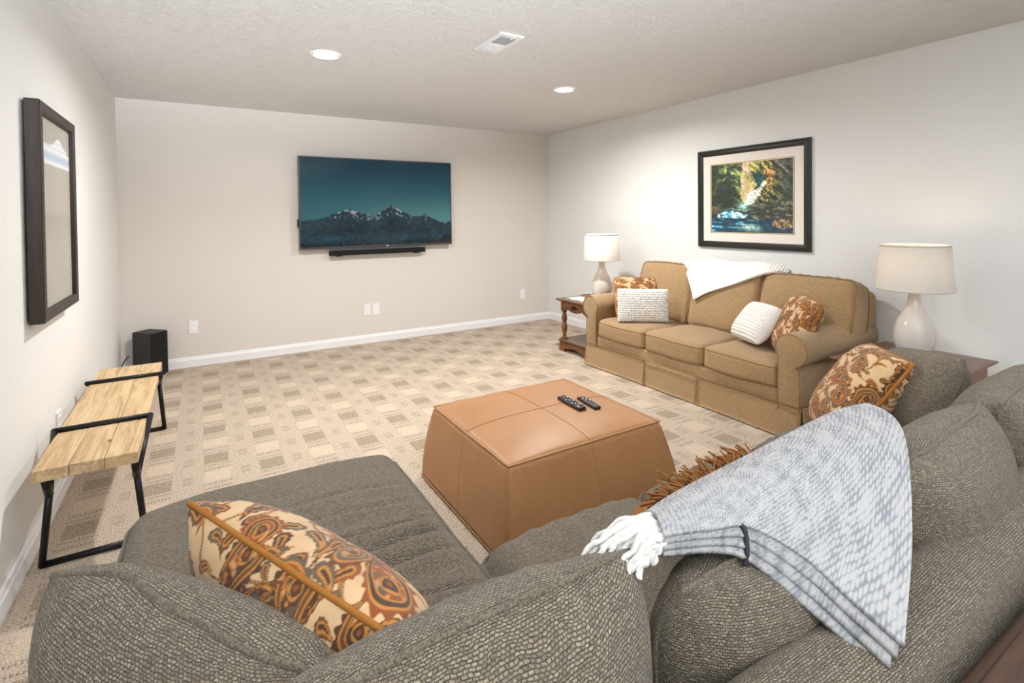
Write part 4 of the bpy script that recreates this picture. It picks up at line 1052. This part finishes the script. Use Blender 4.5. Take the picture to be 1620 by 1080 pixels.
def chd(P):
    x, y, z = P.T; u = (x - .21) / .41; w = (y - 1.25) / .78
    top = sst(.36, .45, z)
    cr = np.clip(1 - u ** 2, 0, 1) ** .8 * np.clip(1 - w ** 6, 0, 1)
    zz = z + .020 * cr * top
    for k, yk in enumerate((1.72, 1.60, 1.475, 1.385, 1.29, 1.14, 1.02)):
        yy = yk + .05 * (1 - ((u - .55) / 1.0) ** 2) - .05 + .012 * np.sin(5 * u + k)
        dd = (y - yy); amp = (.35, .6, 1, 1, 1, .9, .9)[k]
        zz = zz - amp * top * sst(-1.0, -.2, u) * sst(.98, .78, u) * (.019 * np.exp(-(dd / .012) ** 2) - .017 * np.exp(-((dd + .036) / .026) ** 2))
    # rounded far corners
    yy2 = y - .05 * sst(.75, 1.0, w) * np.abs(u) ** 3
    return soft(np.stack([x, yy2, zz], 1), .004, 5, 70)
V, F, luv = roundbox(-.205, .628, .46, 2.035, .285, .455, .055, .0095, 5)
ch = mesh('chaise_cushion', chd(V), F, tw_, sc, luv=luv)
for z in (.418, .32): mesh('piping', *tube(edge_loop(-.206, .629, .47, 2.036, z, .05, chd), .0055, 8, True), tp, ch)
seams = [.634, 1.228, 1.832, 2.31]
for i in range(3):
    a, b = seams[i], seams[i + 1]
    def sd2(P, a=a, b=b, i=i):
        x, y, z = P.T; u = (x - (a + b) / 2) / ((b - a) / 2); w = (y - .86) / .40; top = sst(.36, .45, z)
        zz = z + .030 * np.clip(1 - u ** 4, 0, 1) * np.clip(1 - w ** 4, 0, 1) * top - .015 * np.abs(u) ** 6 * top * sst(.2, 1, w)
        yy = y + .018 * np.clip(1 - u ** 2, 0, 1) * sst(.5, 1, w)
        zz = zz + .003 * top * np.cos(x * 2 * math.pi / .09 + 2 * vnoise(P, 5, 8)) * sst(.55, .9, w)
        return soft(np.stack([x, yy, zz], 1), .004, 6, 80 + i)
    V, F, luv = roundbox(a + .003, b - .003, .46, 1.262, .285, .455, .055, .018, 5)
    s = mesh('seat_cushion', sd2(V), F, tw_, sc, luv=luv)
    for z in (.420, .32): mesh('piping', *tube(edge_loop(a + .004, b - .004, .47, 1.262, z, .035, sd2), .0055, 8, True), tp, s)
def bc(TL, TR, up, h, t, seed, wave=.02, **k):
    kw = dict(n=70, k=.05, conc=.0, pw_=.50, flat=2.6, wrinkle=.012, seamwave=wave, seed=seed); kw.update(k)
    pillow('back_cushion', '', '', TL, TR, up, h, t, tw_, tp, .0052, parent=sc, **kw)
bc((-.208, 1.075, .845), (.165, .60, .82), (-.06, -.05, 1), .40, .22, 3, .03, k=.10, wrinkle=.016)
bc((-.02, .575, .862), (.572, .570, .862), (0, -.10, 1), .42, .26, 5, .012)
bc((.585, .530, .828), (1.165, .515, .822), (0, -.10, 1), .39, .22, 7, .03)
bc((1.165, .475, .868), (1.775, .530, .872), (0, -.08, 1), .42, .27, 9, .025)
bc((1.775, .500, .872), (2.40, .510, .885), (0, -.06, 1), .43, .34, 11, .02)
bc((2.64, 1.09, .765), (2.34, .74, .845), (.28, -.20, .9), .36, .24, 13, .012)

pillow('paisley_pillow', 'large gold paisley pillow on the chaise in the foreground', 'pillow', (-.030, 1.125, .848), (.205, .625, .835), (-.22, -.10, .44), .46, .22, M['paisley_cloth'], M['velvet_gold'], .0047, 230, k=.02, conc=.03, colf=lambda X, Y: paisley(X * .8 + .05, Y * .8), group='paisley pillows', seed=2)
pillow('paisley_pillow', 'gold paisley pillow in the far right corner of the grey sectional', 'pillow', (2.535, 1.135, .790), (2.275, .870, .800), (.19, -.15, .33), .42, .20, M['paisley_cloth'], M['velvet_gold'], .007, 170, k=.03, conc=.02, colf=lambda X, Y: paisley(X * .85 + .22, Y * .85 + .05), group='paisley pillows', seed=4)

# shaggy rust pillow, mostly under the grey throw
rp = pillow('fringed_pillow', 'rust pillow with shaggy yarn fringe tucked under the grey throw', 'pillow', (1.07, .90, .59), (1.42, .90, .60), (0, -.35, .22), .32, .10, M['rust_yarn'], None, n=40)
rg = np.random.RandomState(5); fr = []
for k in range(700):
    u = rg.rand(); base = np.array([1.045 + .37 * u, .93 + rg.uniform(-.06, .03), (.603 + .01 * u) + rg.uniform(-.03, .022)])
    d = np.array([rg.uniform(-.6, .35) - .3 * (u < .2), rg.uniform(.2, 1.0), rg.uniform(-.15, .55)]); d /= np.linalg.norm(d); L = rg.uniform(.05, .085)
    pts = [base, base + d * L * .5 + [0, 0, .004], base + d * L + [0, 0, -.008]]
    fr.append(tube(pts, [.0032, .0036, .0022], 5))
f_ = mesh('yarn_fringe', *join(fr), M['rust_yarn'], rp); f_['kind'] = 'stuff'

# grey and white throw blanket over the sectional back
gb = thing('grey_throw', 'chunky grey and white woven throw with white tassels over the sectional back', 'blanket', (.9, .45, .73))
def throw_stitch(A, B):
    A = A + .003 * vnoise(np.stack([A, B], -1), 45, 13); B = B + .003 * vnoise(np.stack([A, B], -1), 45, 14)
    r = np.floor(A / .0085); st = np.abs(np.sin((B / .0125 + (r % 2) * .5 + .35 * (A / .0085 - r)) * math.pi)) ** .8 * np.abs(np.sin(A / .0085 * math.pi)) ** .6
    dia = (np.abs(((A + B) / .085) % 1 - .5) + np.abs(((A - B) / .085) % 1 - .5)) - .5
    return st, dia
def throw_bump(A, B):
    st, dia = throw_stitch(A, B)
    return .006 * st + .004 * dia + .003 * vnoise(np.stack([A, B], -1), 90, 17)
def throw_col(A, B, S_):
    st, dia = throw_stitch(A, B); P = np.stack([A, B], -1)
    w = sst(.0, .75, st + .55 * dia + .35 * vnoise(P, 140, 23) + .15 * vnoise(P, 25, 29))
    lo = np.array([148, 150, 156.]); return lin(lo + (np.array([196, 194, 193.]) - lo) * w[..., None])
Gb = [[(.600, .640, .800), (.612, .605, .872), (.612, .582, .886), (.604, .566, .886), (.597, .556, .882), (.592, .548, .878)],
      [(.705, .665, .780), (.708, .620, .872), (.708, .585, .896), (.698, .560, .898), (.684, .540, .891), (.668, .520, .878)],
      [(.890, .675, .770), (.895, .630, .876), (.893, .592, .902), (.850, .556, .902), (.790, .528, .890), (.737, .502, .868)],
      [(1.12, .690, .760), (1.12, .640, .885), (1.118, .595, .908), (1.04, .540, .898), (.925, .492, .862), (.815, .462, .815)],
      [(1.245, .690, .770), (1.248, .640, .890), (1.246, .598, .912), (1.15, .520, .898), (.990, .452, .838), (.842, .412, .775)],
      [(1.335, .680, .780), (1.338, .630, .890), (1.334, .586, .912), (1.262, .505, .898), (1.050, .408, .815), (.838, .332, .752)]]
Gb = np.array(Gb)
knit_sheet('woven_sheet', gb, Gb, .008, M['grey_throw'], throw_bump, throw_col, 330, 270, flip=False)
for kk, (off, ext) in enumerate(((.010, .016), (.020, .030), (.030, .042))):
    G2 = Gb.copy(); G2[:, :, 2] -= off
    dirv = (G2[:, 5] - G2[:, 4]); dirv /= np.linalg.norm(dirv, axis=1, keepdims=True)
    G2[:, 5] += dirv * ext * np.array([.0, .12, .6, 1.0, .9, .30])[:, None]
    G2[5, 3:] += np.array([-.010, .004, 0]) * (kk + 1)
    knit_sheet('folded_layer', gb, G2, .008, M['grey_throw'], lambda A, B: .005 * np.abs(np.sin(A / .0125 * math.pi)) * np.abs(np.sin(B / .015 * math.pi)), lambda A, B, S_: throw_col(A + .3, B, S_) * .92, 120, 120)
mesh('care_ribbon', *join([tube(smooth_path([(.720, .512, .882), (.722, .500, .872), (.716, .492, .845), (.710, .492, .825)], 12), .004, 6)]), M['dark_tag'], gb)
rg = np.random.RandomState(8)
for k in range(60):
    q = (k % 20) / 19; lay = k // 20
    a = np.array([.614 - .016 * q, .590 - .040 * q, .884 - .008 * q - .007 * lay])
    reach = 1 - .16 * lay - .20 * rg.rand()
    e = a + (np.array([.490 + .045 * q, .640 - .098 * q, .824 + .008 * q + .004 * lay]) - a) * reach + rg.uniform(-.013, .013, 3)
    m1 = a * .6 + e * .4 + [0, 0, .016 - .004 * lay]; m2 = a * .25 + e * .75 + [0, 0, .013 - .004 * lay]
    P = smooth_path([a, m1, m2, e], 40); s_ = np.linspace(0, 1, 40)
    side = np.cross(e - a, [0, 0, 1.0]); side /= np.linalg.norm(side)
    P = P + side[None] * (.0030 * np.sin(s_ * 17 + k * 1.7))[:, None] + np.array([0, 0, 1.0])[None] * (.0016 * np.cos(s_ * 17 + k))[:, None]
    mesh('tassel', *tube(P, .0044 + .0003 * np.sin(s_ * 60 + k), 7), M['wool_white'], gb)

# ------------------------------------------------------------------ console behind the sofa
cn = thing('console_table', 'dark wood console table behind the sectional at the lower right', 'table', (1.55, .09, 0))
mesh('tabletop', *join([bbox(.70, 2.5, -.12, .262, .725, .745, .004), bbox(.69, 2.51, -.13, .283, .70, .728, .010)]), M['dark_oak'], cn)
for x in (.75, 2.45):
    for y in (-.08, .235): mesh('leg', *bbox(x - .025, x + .025, y - .025, y + .025, 0, .70, .004), M['dark_oak'], cn)
mesh('apron', *join([bbox(.76, 2.44, .225, .245, .62, .70, .002), bbox(.76, 2.44, -.09, -.07, .62, .70, .002)]), M['dark_oak'], cn)
